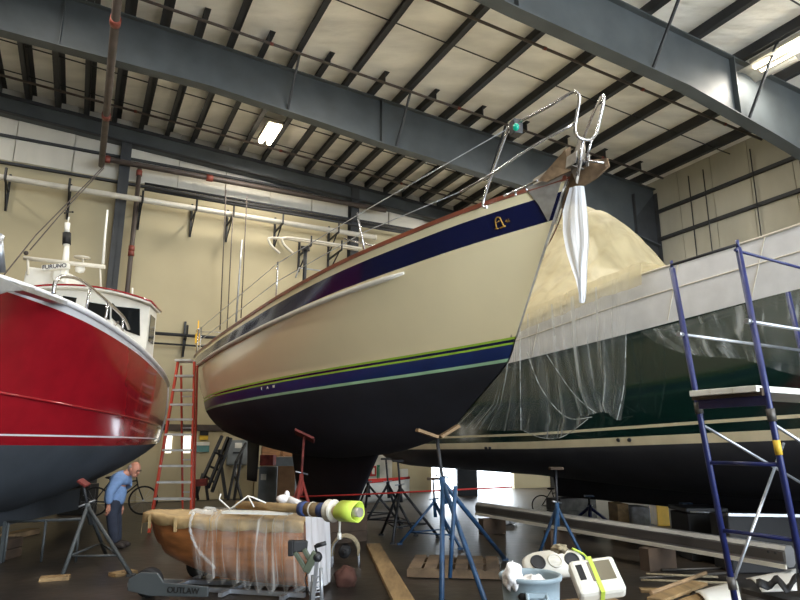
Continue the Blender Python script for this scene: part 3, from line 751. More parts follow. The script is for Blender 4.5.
# ================================================================ the red workboat
RD = Boat((-5.45, 6.188), 8.142, 0.171, -1)
RU = [0, .1, .25, .45, .6, .75, .85, .93, 1.0]
RS = [.84, .9, .97, 1, .97, .86, .68, .42, .03]
RW = [.80, .86, .92, .92, .82, .60, .40, .20, .006]
RB_ = 1.809
def rd_sheer(u): return 2.925 * (u - .4) * (u - 1) / .4 + 3.076 * u * (u - 1) / (.4 * -.6) + 3.585 * u * (u - .4) / .6
RZW = 1.735
def rd_pt(f, lam, d=0.0):
    if d == 0:
        a = (f * RD.L, cr(RU, RS, f) * RB_, rd_sheer(f)); b = (.12 + f * (RD.L * .93 - .12), cr(RU, RW, f) * RB_, RZW)
        bul = -.10 * math.sin(math.pi * lam) * (f ** 1.5) + .05 * math.sin(math.pi * lam) * (1 - f)
        return tuple(a[i] + (b[i] - a[i]) * lam + (bul if i == 1 else 0) for i in range(3))
    D = li([0, .3, .6, 1], [.72, 1.0, 1.15, 1.0], f); g = d / 1.15; z = RZW - g * D
    return (.12 + g * .3 + f * (RD.L * .93 - .12 - .3 * g - 1.0 * g), cr(RU, RW, f) * RB_ * max(0, 1 - g ** 1.7) ** .75, z)
RLV = [(0, 0), (.06, 0), (.12, 0), (.25, 0), (.4, 0), (.55, 0), (.7, 0), (.82, 0), (.93, 0), (.985, 0), (1, 0), (1, .024), (1, .15)] + [(1, x) for x in (.22, .3, .42, .54, .66, .78, .9, 1.0, 1.08, 1.13, 1.15)]
RLM = [1, 0, 0, 0, 0, 0, 0, 0, 0, 0, 1, 0, 2] + [2] * 11
red = thing('workboat', RD.W(4, 0, 0), 'red hulled workboat with a white wheelhouse at the left', 'motorboat')
m = MB()
for s_ in (1, -1):
    m.grid([[RD.W(p[0], p[1] * s_, p[2]) for p in (rd_pt(f, l, d) for f in FR)] for l, d in RLV], mif=lambda i, j: RLM[i])
m.grid([[RD.W(p[0] - .10 * (1 - y * y), p[1] * y, p[2]) for y in (-1, -.6, -.2, .2, .6, 1)] for p in (rd_pt(0, l, d) for l, d in RLV)], mif=lambda i, j: RLM[i])
put('hull', m, ['red_gelcoat', 'white_trim', 'antifoul_grey'], red)
def rd_side(f, lam, off=0.0, d=0.0, side=1):
    p = rd_pt(f, lam, d); return RD.W(p[0], (p[1] + off) * side, p[2])
m = MB()
for s_ in (1, -1):
    pts = [rd_side(f, 0, .0, 0, s_) + Vector((0, 0, .02)) for f in FR]
    m.tube(pts, .045, 8)
m.tube([rd_side(0, 0, 0, 0, 1), RD.W(-.1, 0, rd_sheer(0) + .02), rd_side(0, 0, 0, 0, -1)], .045, 8)
for s_ in (1, -1): m.tube([rd_side(0, l, .0, 0, s_) for l in (0, .2, .4, .6, .8, 1)] + [rd_side(0, 1, 0, .12, s_)], .022, 6)
put('gunwale', m, 'white_trim', red)
m = MB()
for s_ in (1, -1): m.tube([rd_side(.12 + .86 * i / 30, .80 - .12 * (i / 30) ** 2, .008, 0, s_) for i in range(31)], .02, 6)
put('spray_rail', m, 'red_gelcoat', red)
m = MB(); m.grid([[RD.W(f * RD.L, cr(RU, RS, f) * RB_ * y * .97, rd_sheer(f) - .05) for y in (-1, 0, 1)] for f in FR]); put('deck', m, 'offwhite', red)
m = MB(); m.prism([RD.W(.6, -.05, .72), RD.W(6.2, -.05, .72), RD.W(6.9, -.05, 1.0), RD.W(6.5, -.05, .45), RD.W(.6, -.05, .30)], RD.n * .1); put('keel', m, 'antifoul_grey', red)
# wheelhouse: its windscreen wall faces the bow, cambered roof
XH = 2.15; HY = 1.43; LH = .7
zr = P(148, 303, 12.05).z; zd = rd_sheer(.3) - .05
def camb(y): return .27 * (1 - (y / HY) ** 2)
NY = [-1 + i / 6 for i in range(13)]
m = MB()
fr_ = [RD.W(XH + (.0 if True else 0), y * HY, zr + camb(y * HY)) for y in NY]
m.prism([RD.W(XH, HY, zd), RD.W(XH, -HY, zd)] + fr_, -RD.h * LH); wh = put('wheelhouse', m, 'white_paint', red)
m = MB(); rows = []
for x in (XH + .22, XH - LH - .08):
    rows.append([RD.W(x, y * (HY + .06), zr + camb(y * HY) + .005) for y in NY] + [RD.W(x, y * (HY + .06), zr + camb(y * HY) + .06) for y in reversed(NY)])
m.grid(rows, wrap=True, smooth=False); m.add(rows[0], [tuple(range(26))]); m.add(rows[1], [tuple(range(26))]); put('roof', m, 'white_paint', red)
m = MB(); m.tube([RD.W(XH + .225, y * (HY + .07), zr + camb(y * HY) + .055) for y in NY], .02, 6)
for s_ in (1, -1): m.tube([RD.W(XH + .22, s_ * (HY + .07), zr + .05), RD.W(XH - LH - .08, s_ * (HY + .07), zr + .05)], .02, 6)
put('roof_trim', m, 'red_gelcoat', red)
def face(px, py):                       # a point on the windscreen wall
    r = ray(px, py); d = Vector((r[0], 1, 0)); k = (RD.W(XH, 0, 0).dot(RD.h) + .012) / d.dot(RD.h); return P(px, py, k)
for quad, mt in ((((112, 306), (140, 309), (140, 336), (126, 331), (112, 318)), 'glass_dark'), (((88, 302), (110, 305.5), (110, 320), (88, 314)), 'glass_dark'), (((63, 296), (77, 298), (75, 305), (63, 302)), 'glass_dark'), (((36, 292), (60, 295.5), (60, 310), (36, 305)), 'glass_dark')):
    m = MB(); m.prism([face(*p) for p in quad], RD.h * .015); put('windscreen', m, mt, red)
m = MB(); q1, q2 = face(113, 304), face(124, 318); m.bar(q1 + RD.h * .05, q2 + RD.h * .05, .03, .03); put('wiper', m, 'black_metal', red)
for k, (x0, x1) in enumerate(((-.12, -.56),)):
    for s_ in (1, -1):
        m = MB(); m.prism([RD.W(XH + x0, (HY + .004) * s_, zr - .15), RD.W(XH + x1, (HY + .004) * s_, zr - .15), RD.W(XH + x1, (HY + .004) * s_, zr - .7), RD.W(XH + x0, (HY + .004) * s_, zr - .7)], RD.n * .012 * s_); put('side_window', m, 'glass_dark', red)
m = MB(); a, b = P(27, 285, 12.6), P(73, 286, 12.6); top = P(50, 271, 12.6).z
m.prism([Vector((a.x, 12.4, zr + .22)), Vector((b.x + .05, 12.4, zr + .22)), Vector((b.x - .06, 12.4, top - .06)), Vector((a.x + .05, 12.4, top + .05))], Vector((0, .7, 0))); put('roof_locker', m, 'white_paint', red, bevel=.04)
def RV(px, py, y=0.0): return P(px, py, 12.5 + y)
m = MB(); y0 = .1
m.tube([RV(24, 258, -.1), RV(60, 262, 0), RV(105, 267, .1)], .045, 8); m.tube([RV(28, 259, -.1), RV(28, 275, -.1)], .025, 8)
m.tube([RV(100, 267, .1), RV(101, 290, .1)], .02, 8); put('aerial_crossbar', m, 'offwhite', red)
m = MB(); m.tube([RV(65, 280, y0), RV(65.5, 262, y0), RV(67, 245, y0)], [.07, .07, .05], 10); m.tube([RV(66.5, 246, y0), RV(67, 233, y0)], .065, 10); mast = put('mast', m, 'white_paint', red)
m = MB(); m.tube([RV(66.6, 244.5, y0), RV(66.9, 233, y0)], .085, 10); put('mast_lamp', m, 'rubber_black', mast)
m = MB(); m.tube([RV(66.9, 233, y0), RV(67.5, 223, y0)], .055, 10); m.tube([RV(68, 222, y0), RV(69, 217, y0)], .015, 6); put('lamp_globe', m, 'white_paint', mast)
m = MB(); c = RV(68, 212, y0)
for k in range(3):
    a = k * 2.1; m.tube([c, c + Vector((math.cos(a) * .1, 0.03 * math.sin(a), .04 * math.sin(a)))], .012, 6); m.sphere(c + Vector((math.cos(a) * .1, .03 * math.sin(a), .04 * math.sin(a))), .022, 8, 6)
m.tube([c, RV(68.5, 222, y0)], .006, 5); put('wind_vane', m, 'black_metal', mast)
m = MB(); m.tube([RV(103, 264, .1), RV(105, 235, .1), RV(107.5, 210, .1)], [.03, .025, .02], 8); put('whip_aerial', m, 'white_paint', red)
m = MB(); m.lathe(RV(82, 258, .1), [(.01, -.02), (.16, 0), (.16, .015), (.01, .03)], 16); m.tube([RV(83, 264, .1), RV(83, 258, .1)], .02, 6); put('dish_aerial', m, 'offwhite', red)
m = MB(); m.lathe(RV(80, 269, .15), [(.01, -.09), (.08, -.06), (.1, 0), (.08, .07), (.01, .1)], 14); put('dome_aerial', m, 'white_paint', red)
m = MB(); m.tube([RV(132, 303, .5), RV(132.5, 288, .5)], .02, 6); put('short_aerial', m, 'white_paint', red)
a, b = RV(43, 268.5, -.3), RV(69, 266, -.3); m = MB(); m.bar(a, b, .11, .11); m.bar((a + b) / 2 + Vector((0, .14, 0)), (a + b) / 2 + Vector((0, .14, -.25)), .16, .16)
rad = put('radar_scanner', m, 'white_paint', red, bevel=.01)
xx = (b - a).normalized(); zz_ = Vector((xx.y, -xx.x, 0)).normalized(); zz_ = zz_ if zz_.y < 0 else -zz_
text_mesh('radar_lettering', 'FURUNO', .12, frame(xx, zz_.cross(xx), zz_, (a + b) / 2 + zz_ * .062), 'navy_gelcoat', rad)
# bow rail over the foredeck
m = MB()
def DV(px, py, y=1.5): return RD.V(px, py, y)
m.tube(smooth_path([DV(53.5, 294, 1.5), DV(54.5, 285, 1.5), DV(58, 279, 1.5), DV(64, 276.5, 1.5), DV(80, 280, 1.48), DV(95, 291, 1.48), DV(112, 306, 1.5), DV(124, 318, 1.53), DV(129, 329, 1.55)], 4), .024, 8)
for x0, y0_, x1, y1_ in ((90, 289, 86, 310), (108, 303, 105, 324), (123, 318, 122, 337), (118, 322, 112, 328)): m.tube([DV(x0, y0_, 1.5), DV(x1, y1_, 1.5)], .02, 8)
put('bow_rail', m, 'chrome', red)
# stays from the roof to the upper left
m = MB(); m.tube([RV(4, 275, -1.5), RV(36, 235, .2), RV(104, 166, 2.2)], .014, 6); m.tube([RV(30, 250, 0), RV(60, 215, 1), RV(104, 168, 2.2)], .012, 6); m.sphere(RV(26, 253, .2), .05, 8, 6)
put('stay', m, 'pipe_brown', red)
# its anchor at the left edge
anc2 = thing('anchor', RD.V(8, 297, .25), 'galvanised grey anchor stowed at the red boat gunwale', 'anchor')
m = MB(); m.prism([DV(-16, 273, 1.74), DV(3, 280, 1.74), DV(20, 289, 1.74), DV(16, 291, 1.74), DV(2, 292, 1.74), DV(-16, 297, 1.74)], RD.n * .05); put('fluke', m, 'galvanised', anc2, bevel=.01)
m = MB(); m.tube([DV(-20, 262, 1.9), DV(-2, 240, 1.9), DV(0, 236, 1.9)], .035, 8); m.tube([DV(-1, 238, 1.9), DV(2, 272, 1.9)], .03, 8); put('shank', m, 'galvanised', anc2)

m = MB(); m.bar(rd_side(.80, .0, -.1, 0, 1) + Vector((0, 0, .03)), DV(2, 283, 1.66), .14, .05); m.bar(rd_side(.86, .0, -.1, 0, 1) + Vector((0, 0, .03)), DV(-14, 280, 1.66), .14, .05); put('anchor_bracket', m, 'galvanised', red)
# ================================================================ the big green motor yacht
GQ = [-3.2, -2.4, -1.2, .5, 2.5, 4.5, 7, 10, 13, 16.2, 17.2]
GT = 9.75
GS = [.03, .7, 1.35, 1.9, 2.2, 2.25, 2.25, 2.25, 2.2, 2.0, 1.75]        # half-beam at the sheer
GWb = [.02, .3, .8, 1.35, 1.85, 2.12, 2.18, 2.18, 2.12, 1.92, 1.68]
GZ = [4.6, 4.55, 4.45, 4.35, 4.26, 4.17, 4.13, 3.86, 3.72, 3.6, 3.58]
GB = [3.75, 3.72, 3.66, 3.58, 3.50, 3.43, 3.31, 3.20, 3.10, 3.02, 3.0]   # top of the green
def g_pt(q, lv):
    zs, zg = cr(GQ, GZ, q), cr(GQ, GB, q); hs, hw = cr(GQ, GS, q), cr(GQ, GWb, q)
    st = li([-3.2, 5, 9.5, 17], [2.10, 1.90, 1.77, 1.72], q)             # thin upper stripe
    sl = li([-3.2, 4.5, 9.5, 17], [1.98, 1.79, 1.66, 1.60], q)           # top of the broad stripe
    zz = [zs, (zs + zg) / 2 + .05, zg + .03, zg - .02, (zg * 2 + st) / 3, (zg + st * 2) / 3, st + .045, st, sl, sl - .13]
    if lv < len(zz):
        z = zz[lv]; k = (zs - z) / (zs - 1.6); return (hs + (hw - hs) * k ** 1.2, z)
    b = (lv - len(zz) + 1) / 9.0; zk = .78 + .5 * li([-3.2, -1, 2, 8, 11, 17], [2.2, .8, 0, 0, .26, .32], q)
    z0 = zz[-1]; h0 = hs + (hw - hs) * ((zs - z0) / (zs - 1.6)) ** 1.2
    return (h0 * max(0, 1 - b ** 2.2) ** .62, z0 + (zk - z0) * b)
GM = [2, 2, 2, 0, 0, 0, 1, 0, 1] + [3] * 9
gy = thing('motor_yacht', B(GT, 7, 0), 'big dark green motor yacht with cream topsides, draped in plastic', 'motorboat', rotz=YAW)
qs = [GQ[0] + (GQ[-1] - GQ[0]) * i / 70 for i in range(71)]
m = MB()
for s_ in (1, -1): m.grid([[B(GT - s_ * g_pt(q, l)[0], q, g_pt(q, l)[1]) for q in qs] for l in range(19)], mif=lambda i, j: GM[i])
m.grid([[B(GT - y * g_pt(qs[-1], l)[0], qs[-1], g_pt(qs[-1], l)[1]) for y in (-1, 0, 1)] for l in range(19)], mif=lambda i, j: GM[i])
put('hull', m, ['green_gelcoat', 'stripe_cream', 'white_trim', 'antifoul_dark'], gy)
def g_side(q, z, off=0.0):
    zs = cr(GQ, GZ, q); k = max(0, (zs - z) / (zs - 1.6)); h = cr(GQ, GS, q) + (cr(GQ, GWb, q) - cr(GQ, GS, q)) * k ** 1.2
    return B(GT - h - off, q, z)
m = MB(); m.tube([g_side(q, cr(GQ, GZ, q), .0) for q in qs[8:]], .018, 8); m.tube([g_side(q, (cr(GQ, GZ, q) + cr(GQ, GB, q)) / 2 + .05, .0) for q in qs[8:]], .012, 6)
put('rubbing_strake', m, 'offwhite', gy)
for q in (4.6, 5.9, 9.0, 11.5):
    m = MB(); m.bar(g_side(q, cr(GQ, GZ, q), .004), g_side(q + .3, cr(GQ, GB, q), .004), .016, .012); put('bulwark_seam', m, 'offwhite', gy)
m = MB(); m.grid([[B(GT - y * cr(GQ, GS, q) * .98, q, cr(GQ, GZ, q) - .08) for y in (-1, 0, 1)] for q in qs]); put('deck', m, 'cream_deck', gy)
m = MB(); m.prism([B(GT - .1, 2, .8), B(GT - .1, 11.5, 1.05), B(GT - .1, 11.3, .5), B(GT - .1, 3, .55)], B(.2, 0, 0)); put('keel', m, 'antifoul_dark', gy)
m = MB()
for px, py in ((620, 440), (631, 440), (487, 448), (491, 448)):
    w = ont(px, py, GT - 2.16); m.tube([w, w + B(-.05, 0, 0)], .03 if px > 500 else .025, 10)
put('skin_fitting', m, 'steel_dark', gy)
# deckhouse and flybridge under the sheeting
hz = onq(600, 202, 9.0)
def house(t0, t1, q0, q1, z0, z1, name, r=.25):
    m = MB(); pbox(m, t0, t1, q0, q1, z0, z1); return put(name, m, 'cream_deck', gy, bevel=r)
house(8.8, 10.8, 9.0, 14.3, 3.7, 5.2, 'deckhouse'); house(9.3, 10.2, 9.9, 13.3, 5.2, 6.35, 'flybridge', .4)
# the big milky sheet over the house, down to the bulwark
def topz(q): return cr([6.4, 7.3, 7.8, 8.2, 8.5, 8.8, 9.25, 9.9, 10.8, 12, 13.4, 14.6], [4.52, 4.58, 4.7, 4.95, 5.35, 5.8, 6.4, 6.85, 7.1, 7.2, 7.0, 6.0], q)
rows = []; rnd = random.Random(4)
for i in range(141):
    q = 6.4 + 8.2 * i / 140; zt = topz(q); zs = cr(GQ, GZ, q); row = []
    w = .62 if True else 0
    for j in range(41):
        a = j / 40
        # across the boat: starboard rim (far) .. crown .. near bulwark
        if a < .25: t = GT + 2.0 - 1.4 * (a / .25); z = zs + .1 + (zt - .25 - zs) * (a / .25) ** .8
        elif a < .45: t = GT + .6 - 1.2 * ((a - .25) / .2); z = zt - .25 + .25 * math.sin(math.pi * (a - .25) / .2) * .9
        else:
            k = (a - .45) / .55; k1 = min(1, k / .86); t = GT - .6 - 1.84 * k1 ** .85; z = zt - .25 + (zs + .13 - zt + .25) * (k1 ** .72 * .75 + .25 * k1)
            if k > .86: t -= .03 * (k - .86) / .14; z -= .36 * (k - .86) / .14
        fold = .03 * math.sin(q * 4.1 + a * 9) + .012 * math.sin(q * 15 - 5 * a) + .008 * math.sin(q * 31 + 4 * a) + .02 * math.sin(q * 9.7 - a * 5) + .02 * math.sin(q * 17 + a * 11)
        fold *= 1 if a < .8 else .4; row.append(B(t - fold * .5, q, z + fold * (.9 if a < .5 else .9 * (1 - (a - .5)))))
    rows.append(row)
m = MB(); m.grid(rows)
solo('plastic_cover', m, 'poly_milky', 'milky plastic tent draped over the green yacht deckhouse', 'plastic sheet')
# clear sheet hanging down the green side, gathered at a corner
def GS_(px, py, off): return ont(px, py, GT - 2.36 - off)
rowsL = [[GS_(x, y, .17) for x, y in ((505, 325), (511, 321), (519.5, 317))], [GS_(x, y, .18) for x, y in ((494, 366), (507, 368), (519.5, 370))], [GS_(x, y, .19) for x, y in ((478, 402), (500, 405), (520, 405))], [GS_(x, y, .20) for x, y in ((452, 427), (486, 430), (520.5, 431))]]
m = sheet(rowsL, 50, 30, .02, 6, -B(1, 0, 0), 3)
solo('plastic_sheet', m, 'poly_clear', 'narrow clear plastic sheet on the green hull right behind the sailboat forefoot', 'plastic sheet')
rowsC = [[GS_(x, y, .18) for x, y in ((519.5, 317), (534, 311), (550, 305), (568, 298), (590, 289), (612, 280), (630, 272))],
         [GS_(x, y, .19) for x, y in ((520, 352), (537, 350), (553, 346), (571, 342), (592, 338), (612, 334), (626, 330))],
         [GS_(x, y, .21) for x, y in ((520.5, 390), (541, 392), (562, 391), (580, 386), (597, 380), (612, 375), (625, 370))],
         [GS_(x, y, .23) for x, y in ((521, 412), (543, 420), (567, 420), (588, 411), (599, 405), (606, 403), (624, 395))],
         [GS_(x, y, .24) for x, y in ((522, 430), (540, 437), (562, 437), (588, 417), (602, 412), (609, 414), (619, 421))]]
m = sheet(rowsC, 120, 50, .03, 11, -B(1, 0, 0), 5)
mainsheet = solo('plastic_sheet', m, 'poly_clear', 'wide clear plastic sheet gathered at its lower corner on the dark green hull', 'plastic sheet')
for pts, r_ in ((((519.8, 318), (520.3, 380), (521, 430)), .008), (((527, 352), (541, 388), (566, 417), (592, 417)), .006), (((545, 352), (573, 393), (596, 413)), .004), (((626, 334), (624, 385), (617, 420)), .007), (((522, 430), (541, 437.5), (562, 437), (588, 419)), .006)):
    m = MB(); m.tube(smooth_path([GS_(x, y, .27) for x, y in pts], 6), r_, 6); put('crease', m, 'poly_fold', mainsheet)
rowsD = [[GS_(x, y, .07) for x, y in ((640, 332), (680, 322), (730, 308), (800, 289), (850, 276))], [GS_(x, y, .10) for x, y in ((655, 343), (690, 340), (735, 333), (800, 325), (850, 318))], [GS_(x, y, .12) for x, y in ((672, 350), (700, 356), (745, 360), (800, 376), (850, 372))]]
m = sheet(rowsD, 50, 16, .03, 5, -B(1, 0, 0), 4)
solo('plastic_sheet', m, 'poly_clear', 'clear plastic sheet tucked below the cream topside behind the blue scaffold', 'plastic sheet')
# what holds it up
for i, q in enumerate((3.0, 6.3, 11.0)):
    m = MB()
    for k in range(2): m.box(B(GT, q, .12 + .25 * k), (1.0, .45, .24), RB)
    solo('keel_block', m, 'block_grey', ['nearest', 'middle', 'farthest'][i] + ' pile of grey blocks under the keel of the green yacht', 'block', 'blocks under the green yacht')
# ================================================================ blue scaffold frame at the right
def lp(a, b, t): return a + (b - a) * t
A1, A0 = P(672, 268, 5.6), P(735, 600, 5.6); B1, B0 = P(738, 248, 5.04), P(797, 545, 5.04)
def down(a, b, z): return a + (b - a) * ((z - a.z) / (b.z - a.z))
Af, Bf = down(A1, A0, .02), down(B1, B0, .02)
scf = thing('scaffold', (Af + Bf) / 2 - Vector((0, 0, .02)), 'blue tube scaffold tower with a plank deck at the right', 'scaffold')
dv = (B1 - A1); dv.z = 0; dv.normalize(); ou = Vector((-dv.y, dv.x, 0)); ou = ou if ou.x > 0 else -ou     # away to the right
for a, b in ((A1, Af), (B1, Bf)):
    m = MB(); m.tube([b, a], .026, 12); m.tube([a, a + Vector((0, 0, .07))], .014, 8); u = put('upright', m, 'blue_paint', scf)
    m = MB(); m.box(b + Vector((0, 0, .0)), (.14, .14, .03)); put('foot_plate', m, 'galvanised', u)
LEN = 1.9
for a, b in ((A1, Af), (B1, Bf)):
    m = MB(); m.tube([b + ou * LEN, a + ou * LEN], .026, 12); put('upright', m, 'blue_paint', scf)
def rung(z, r=.017, off=Vector((0, 0, 0)), mt='blue_paint', name='rung'):
    m = MB(); m.tube([down(A1, Af, z) + off, down(B1, Bf, z) + off], r, 8); put(name, m, mt, scf)
for px, py in ((716, 463), (730, 532)): rung(P(px, py, 5.5).z)
for z in (P(716, 463, 5.5).z, P(730, 532, 5.5).z, .9): rung(z, off=ou * LEN)
m = MB(); m.tube([A1 + Vector((0, 0, .03)), B1 + Vector((0, 0, .03))], .014, 8); put('top_rail', m, 'steel_dark', scf)
zd = P(706, 404, 5.6).z
a, b = down(A1, Af, zd), down(B1, Bf, zd)
m = MB(); m.bar(a, b, .045, .09); put('deck_bearer', m, 'blue_paint', scf)
for i in range(3):
    s0 = a + (b - a) * (.03 + i * .32); s1 = a + (b - a) * (.03 + i * .32 + .30); c = (s0 + s1) / 2 + Vector((0, 0, .085))
    m = MB(); m.bar(c - ou * .12, c + ou * (LEN + .1), .2, .05); put('deck_plank', m, 'white_paint', scf, bevel=.004)  # white colour stands in for daylight glare on the metal deck
m = MB(); m.bar(a + Vector((0, 0, .06)) - ou * .06, b + Vector((0, 0, .06)) - ou * .06, .03, .06); put('toe_board', m, 'dark_wood', scf)
def rail(z, p, mt='galvanised', z2=None, r=.016):
    m = MB(); a = down(*p, z); b = down(*p, z2 if z2 is not None else z) + ou * LEN
    m.tube([a - ou * .05, b], r, 8); (m.tube([a - ou * .09, a - ou * .04], .024, 8) if mt != 'blue_paint' else None); put('guard_rail', m, mt, scf)
rail(P(690, 333, 5.5).z, (A1, Af)); rail(P(752, 322, 5.04).z, (B1, Bf)); rail(P(748, 251, 5.04).z, (B1, Bf), 'blue_paint', P(748, 251, 5.04).z - .03, .013)
def diag(a, b):
    m = MB(); m.tube([a, b], .014, 8); put('cross_brace', m, 'galvanised', scf)
diag(down(A1, Af, P(712, 424, 5.5).z), down(A1, Af, P(712, 424, 5.5).z - .75) + ou * LEN)
diag(down(B1, Bf, P(777, 424, 5.04).z), down(B1, Bf, P(777, 424, 5.04).z - .75) + ou * LEN)
diag(down(A1, Af, P(733, 585, 5.6).z), down(A1, Af, P(733, 585, 5.6).z + 1.15) + ou * 1.2)
m = MB(); w = down(B1, Bf, P(781, 455, 5.04).z); w2 = down(B1, Bf, P(777, 440, 5.04).z); m.tube([w, w2], .028, 12); put('safety_label', m, 'sign_yellow', scf)
for (p, px, py, Y) in (((A1, Af), 707, 408, 5.6), ((B1, Bf), 777, 415, 5.04), ((A1, Af), 733, 583, 5.6)):
    m = MB(); z = P(px, py, Y).z; m.tube([down(*p, z - .05), down(*p, z + .05)], .034, 10); put('clamp', m, 'alu_dark', scf)
# ================================================================ stepladder
def ladder():
    YL = 12.2
    bl = onz(152, 524); bl = P(151, 508, YL); 
    L0, R0 = P(150, 521, YL), P(191.5, 521, YL); L0.z = R0.z = .02; L1, R1 = P(178, 362, YL + .75), P(194.5, 362, YL + .75)
    o = thing('stepladder', Vector(((L0.x + R0.x) / 2, YL, 0)), 'tall orange stepladder with grey treads standing at the sailboat stern', 'ladder')
    for a, b in ((L0, L1), (R0, R1)):
        m = MB(); m.bar(a, b, .04, .075, up=Vector((0, 1, 0))); put('side_rail', m, 'ladder_orange', o, bevel=.004)
    n = 11
    for i in range(1, n):
        t = i / n; a, b = lp(L0, L1, t), lp(R0, R1, t)
        m = MB(); m.bar(a + Vector((0, .02, 0)), b + Vector((0, .02, 0)), .15, .04); put('tread', m, 'ladder_step', o)
    m = MB(); m.box((L1 + R1) / 2 + Vector((-.05, .08, .03)), ((R1 - L1).length, .3, .05)); put('top_cap', m, 'ladder_step', o, bevel=.01)
    for a, b, dx in ((L0, L1, .1), (R0, R1, -.02)):
        m = MB(); e = Vector((a.x + dx + .12 * (1 if dx > 0 else -2.6), YL + 1.2, .02)); m.bar(e, b + Vector((0, .2, -.05)), .03, .05, up=Vector((0, 1, 0))); put('rear_leg', m, 'ladder_orange', o)
    m = MB()
    for t in (.2, .4, .6, .8):
        m.bar(lp(Vector((L0.x + .22, YL + 1.2, .02)), L1 + Vector((0, .2, -.05)), t), lp(Vector((R0.x - .33, YL + 1.2, .02)), R1 + Vector((0, .2, -.05)), t), .03, .03)
    put('rear_brace', m, 'ladder_step', o)
    m = MB(); m.bar(lp(L0, L1, .45), lp(Vector((L0.x + .22, YL + 1.2, .02)), L1, .45), .015, .02); m.bar(lp(R0, R1, .45), lp(Vector((R0.x - .33, YL + 1.2, .02)), R1, .45), .015, .02); put('spreader', m, 'galvanised', o)
ladder()
# ================================================================ boat stands
def stand(base, top, feet, colm, label, pad, padn=None, r=.024, pads=(.22, .16), extra=True, joint=None):
    """tripod: three feet on the floor joined below a screw post that carries a pad"""
    o = thing('boat_stand', base, label, 'boat stand', 'boat stands')
    hd = Vector((base.x, base.y, 0)); dirn = (top - Vector((base.x, base.y, 0)))
    jz = joint if joint else top.z * .66
    J = Vector((base.x, base.y, 0)) + dirn * (jz / top.z)
    for f in feet:
        m = MB(); m.tube([f + Vector((0, 0, .015)), J], r, 8); m.box(f + Vector((0, 0, .012)), (.09, .09, .024)); put('leg', m, colm, o)
    if extra:
        m = MB(); q = [lp(f, J, .28) for f in feet]
        for i in range(3): m.tube([q[i], q[(i + 1) % 3]], r * .55, 6)
        put('tie_rod', m, colm, o)
    m = MB(); m.tube([J - dirn.normalized() * .25, J + dirn.normalized() * .05], r * 1.35, 10); put('sleeve', m, colm, o)
    m = MB(); m.tube([J, top], r * .75, 8); sc = put('screw_post', m, 'pad_red' if pad == 'rust_red' and len(feet) and colm in ('rust_red',) else 'steel_dark', o)
    m = MB(); c = lp(J, top, .12); h = dirn.normalized().orthogonal().normalized() * .11; m.tube([c - h, c + h], .012, 6); put('screw_handle', m, 'galvanised', sc)
    m = MB(); N_ = Vector(padn).normalized() if padn is not None else Z; x = N_.cross(Vector((0, 1, 0.01))).normalized(); y = N_.cross(x)
    R = Matrix((x, y, N_)).transposed(); m.box(top + N_ * .02, (pads[0], pads[1], .035), R); put('pad', m, 'pad_red' if pad == 'rust_red' else pad, o, bevel=.006)
    return o
def feet3(c, r, a0): return [Vector((c.x + r * math.cos(a0 + k * 2.094), c.y + r * math.sin(a0 + k * 2.094), 0)) for k in range(3)]
# foreground blue tripod under the sailboat bow
c = Vector((.62, 7.3, 0)); tp = P(437, 438, 7.75)
o = stand(c, tp, [onz(505, 560) * 1 , Vector((.40, 6.55, 0)), Vector((.86, 6.5, 0))], 'stand_blue', 'foreground blue tripod boat stand with a folding timber pad under the sailboat bow', 'pallet_wood', None, .028, (.05, .05), False, 1.18)
for a, b in ((P(417, 430, 7.7), P(437, 437, 7.75)), (P(458, 426, 7.8), P(440, 437, 7.75))):
    m = MB(); m.bar(a, b, .16, .035); put('pad_wing', m, 'pallet_wood', o)
m = MB(); m.tube([Vector((.52, 7.0, .25)), Vector((.62, 7.28, 1.15))], .022, 8); put('leg', m, 'stand_blue', o)
# red-topped one beside the keel
Yh = hit(hull, 304, 437, .30); tp = P(304, 437, Yh); c = P(297, 525, Yh - .55); c.z = 0
stand(c, tp, feet3(c, .42, .4), 'rust_red', 'rusty red screw stand with a tilted red pad beside the keel', 'rust_red', (.4, .25, .87), .024, (.32, .26))
# under the red workboat
c = onz(100, 566); tp = P(83, 484, 8.7)
stand(c, tp, [onz(62, 577), onz(131, 576), onz(106, 556)], 'steel_grey', 'grey tripod boat stand under the red workboat, timber pads beneath its feet', 'rust_red', (.5, -.2, .8), .026, (.14, .12), True, .80)
m = MB(); m.bar(onz(40, 579, .02), onz(70, 577, .02), .18, .04); solo('timber_pad', m, 'plank', 'short board under the left foot of the grey boat stand', 'board')
m = MB(); m.bar(onz(112, 575, .02), onz(134, 571, .02), .16, .04); solo('timber_pad', m, 'plank', 'short board under the right foot of the grey boat stand', 'board')
m = MB(); m.tube([P(6, 522, 9.3), P(82, 519, 9.3)], .02, 7); m.box(P(6, 522, 9.3) - Vector((0, 0, .3)), (.05, .05, .62)); 
for px in (9, 46, 80): 
    w = P(px, 521, 9.3); m.tube([w, Vector((w.x, w.y, .01))], .018, 6)
solo('support_rail', m, 'steel_grey', 'low grey tube rail under the red workboat keel', 'rail')
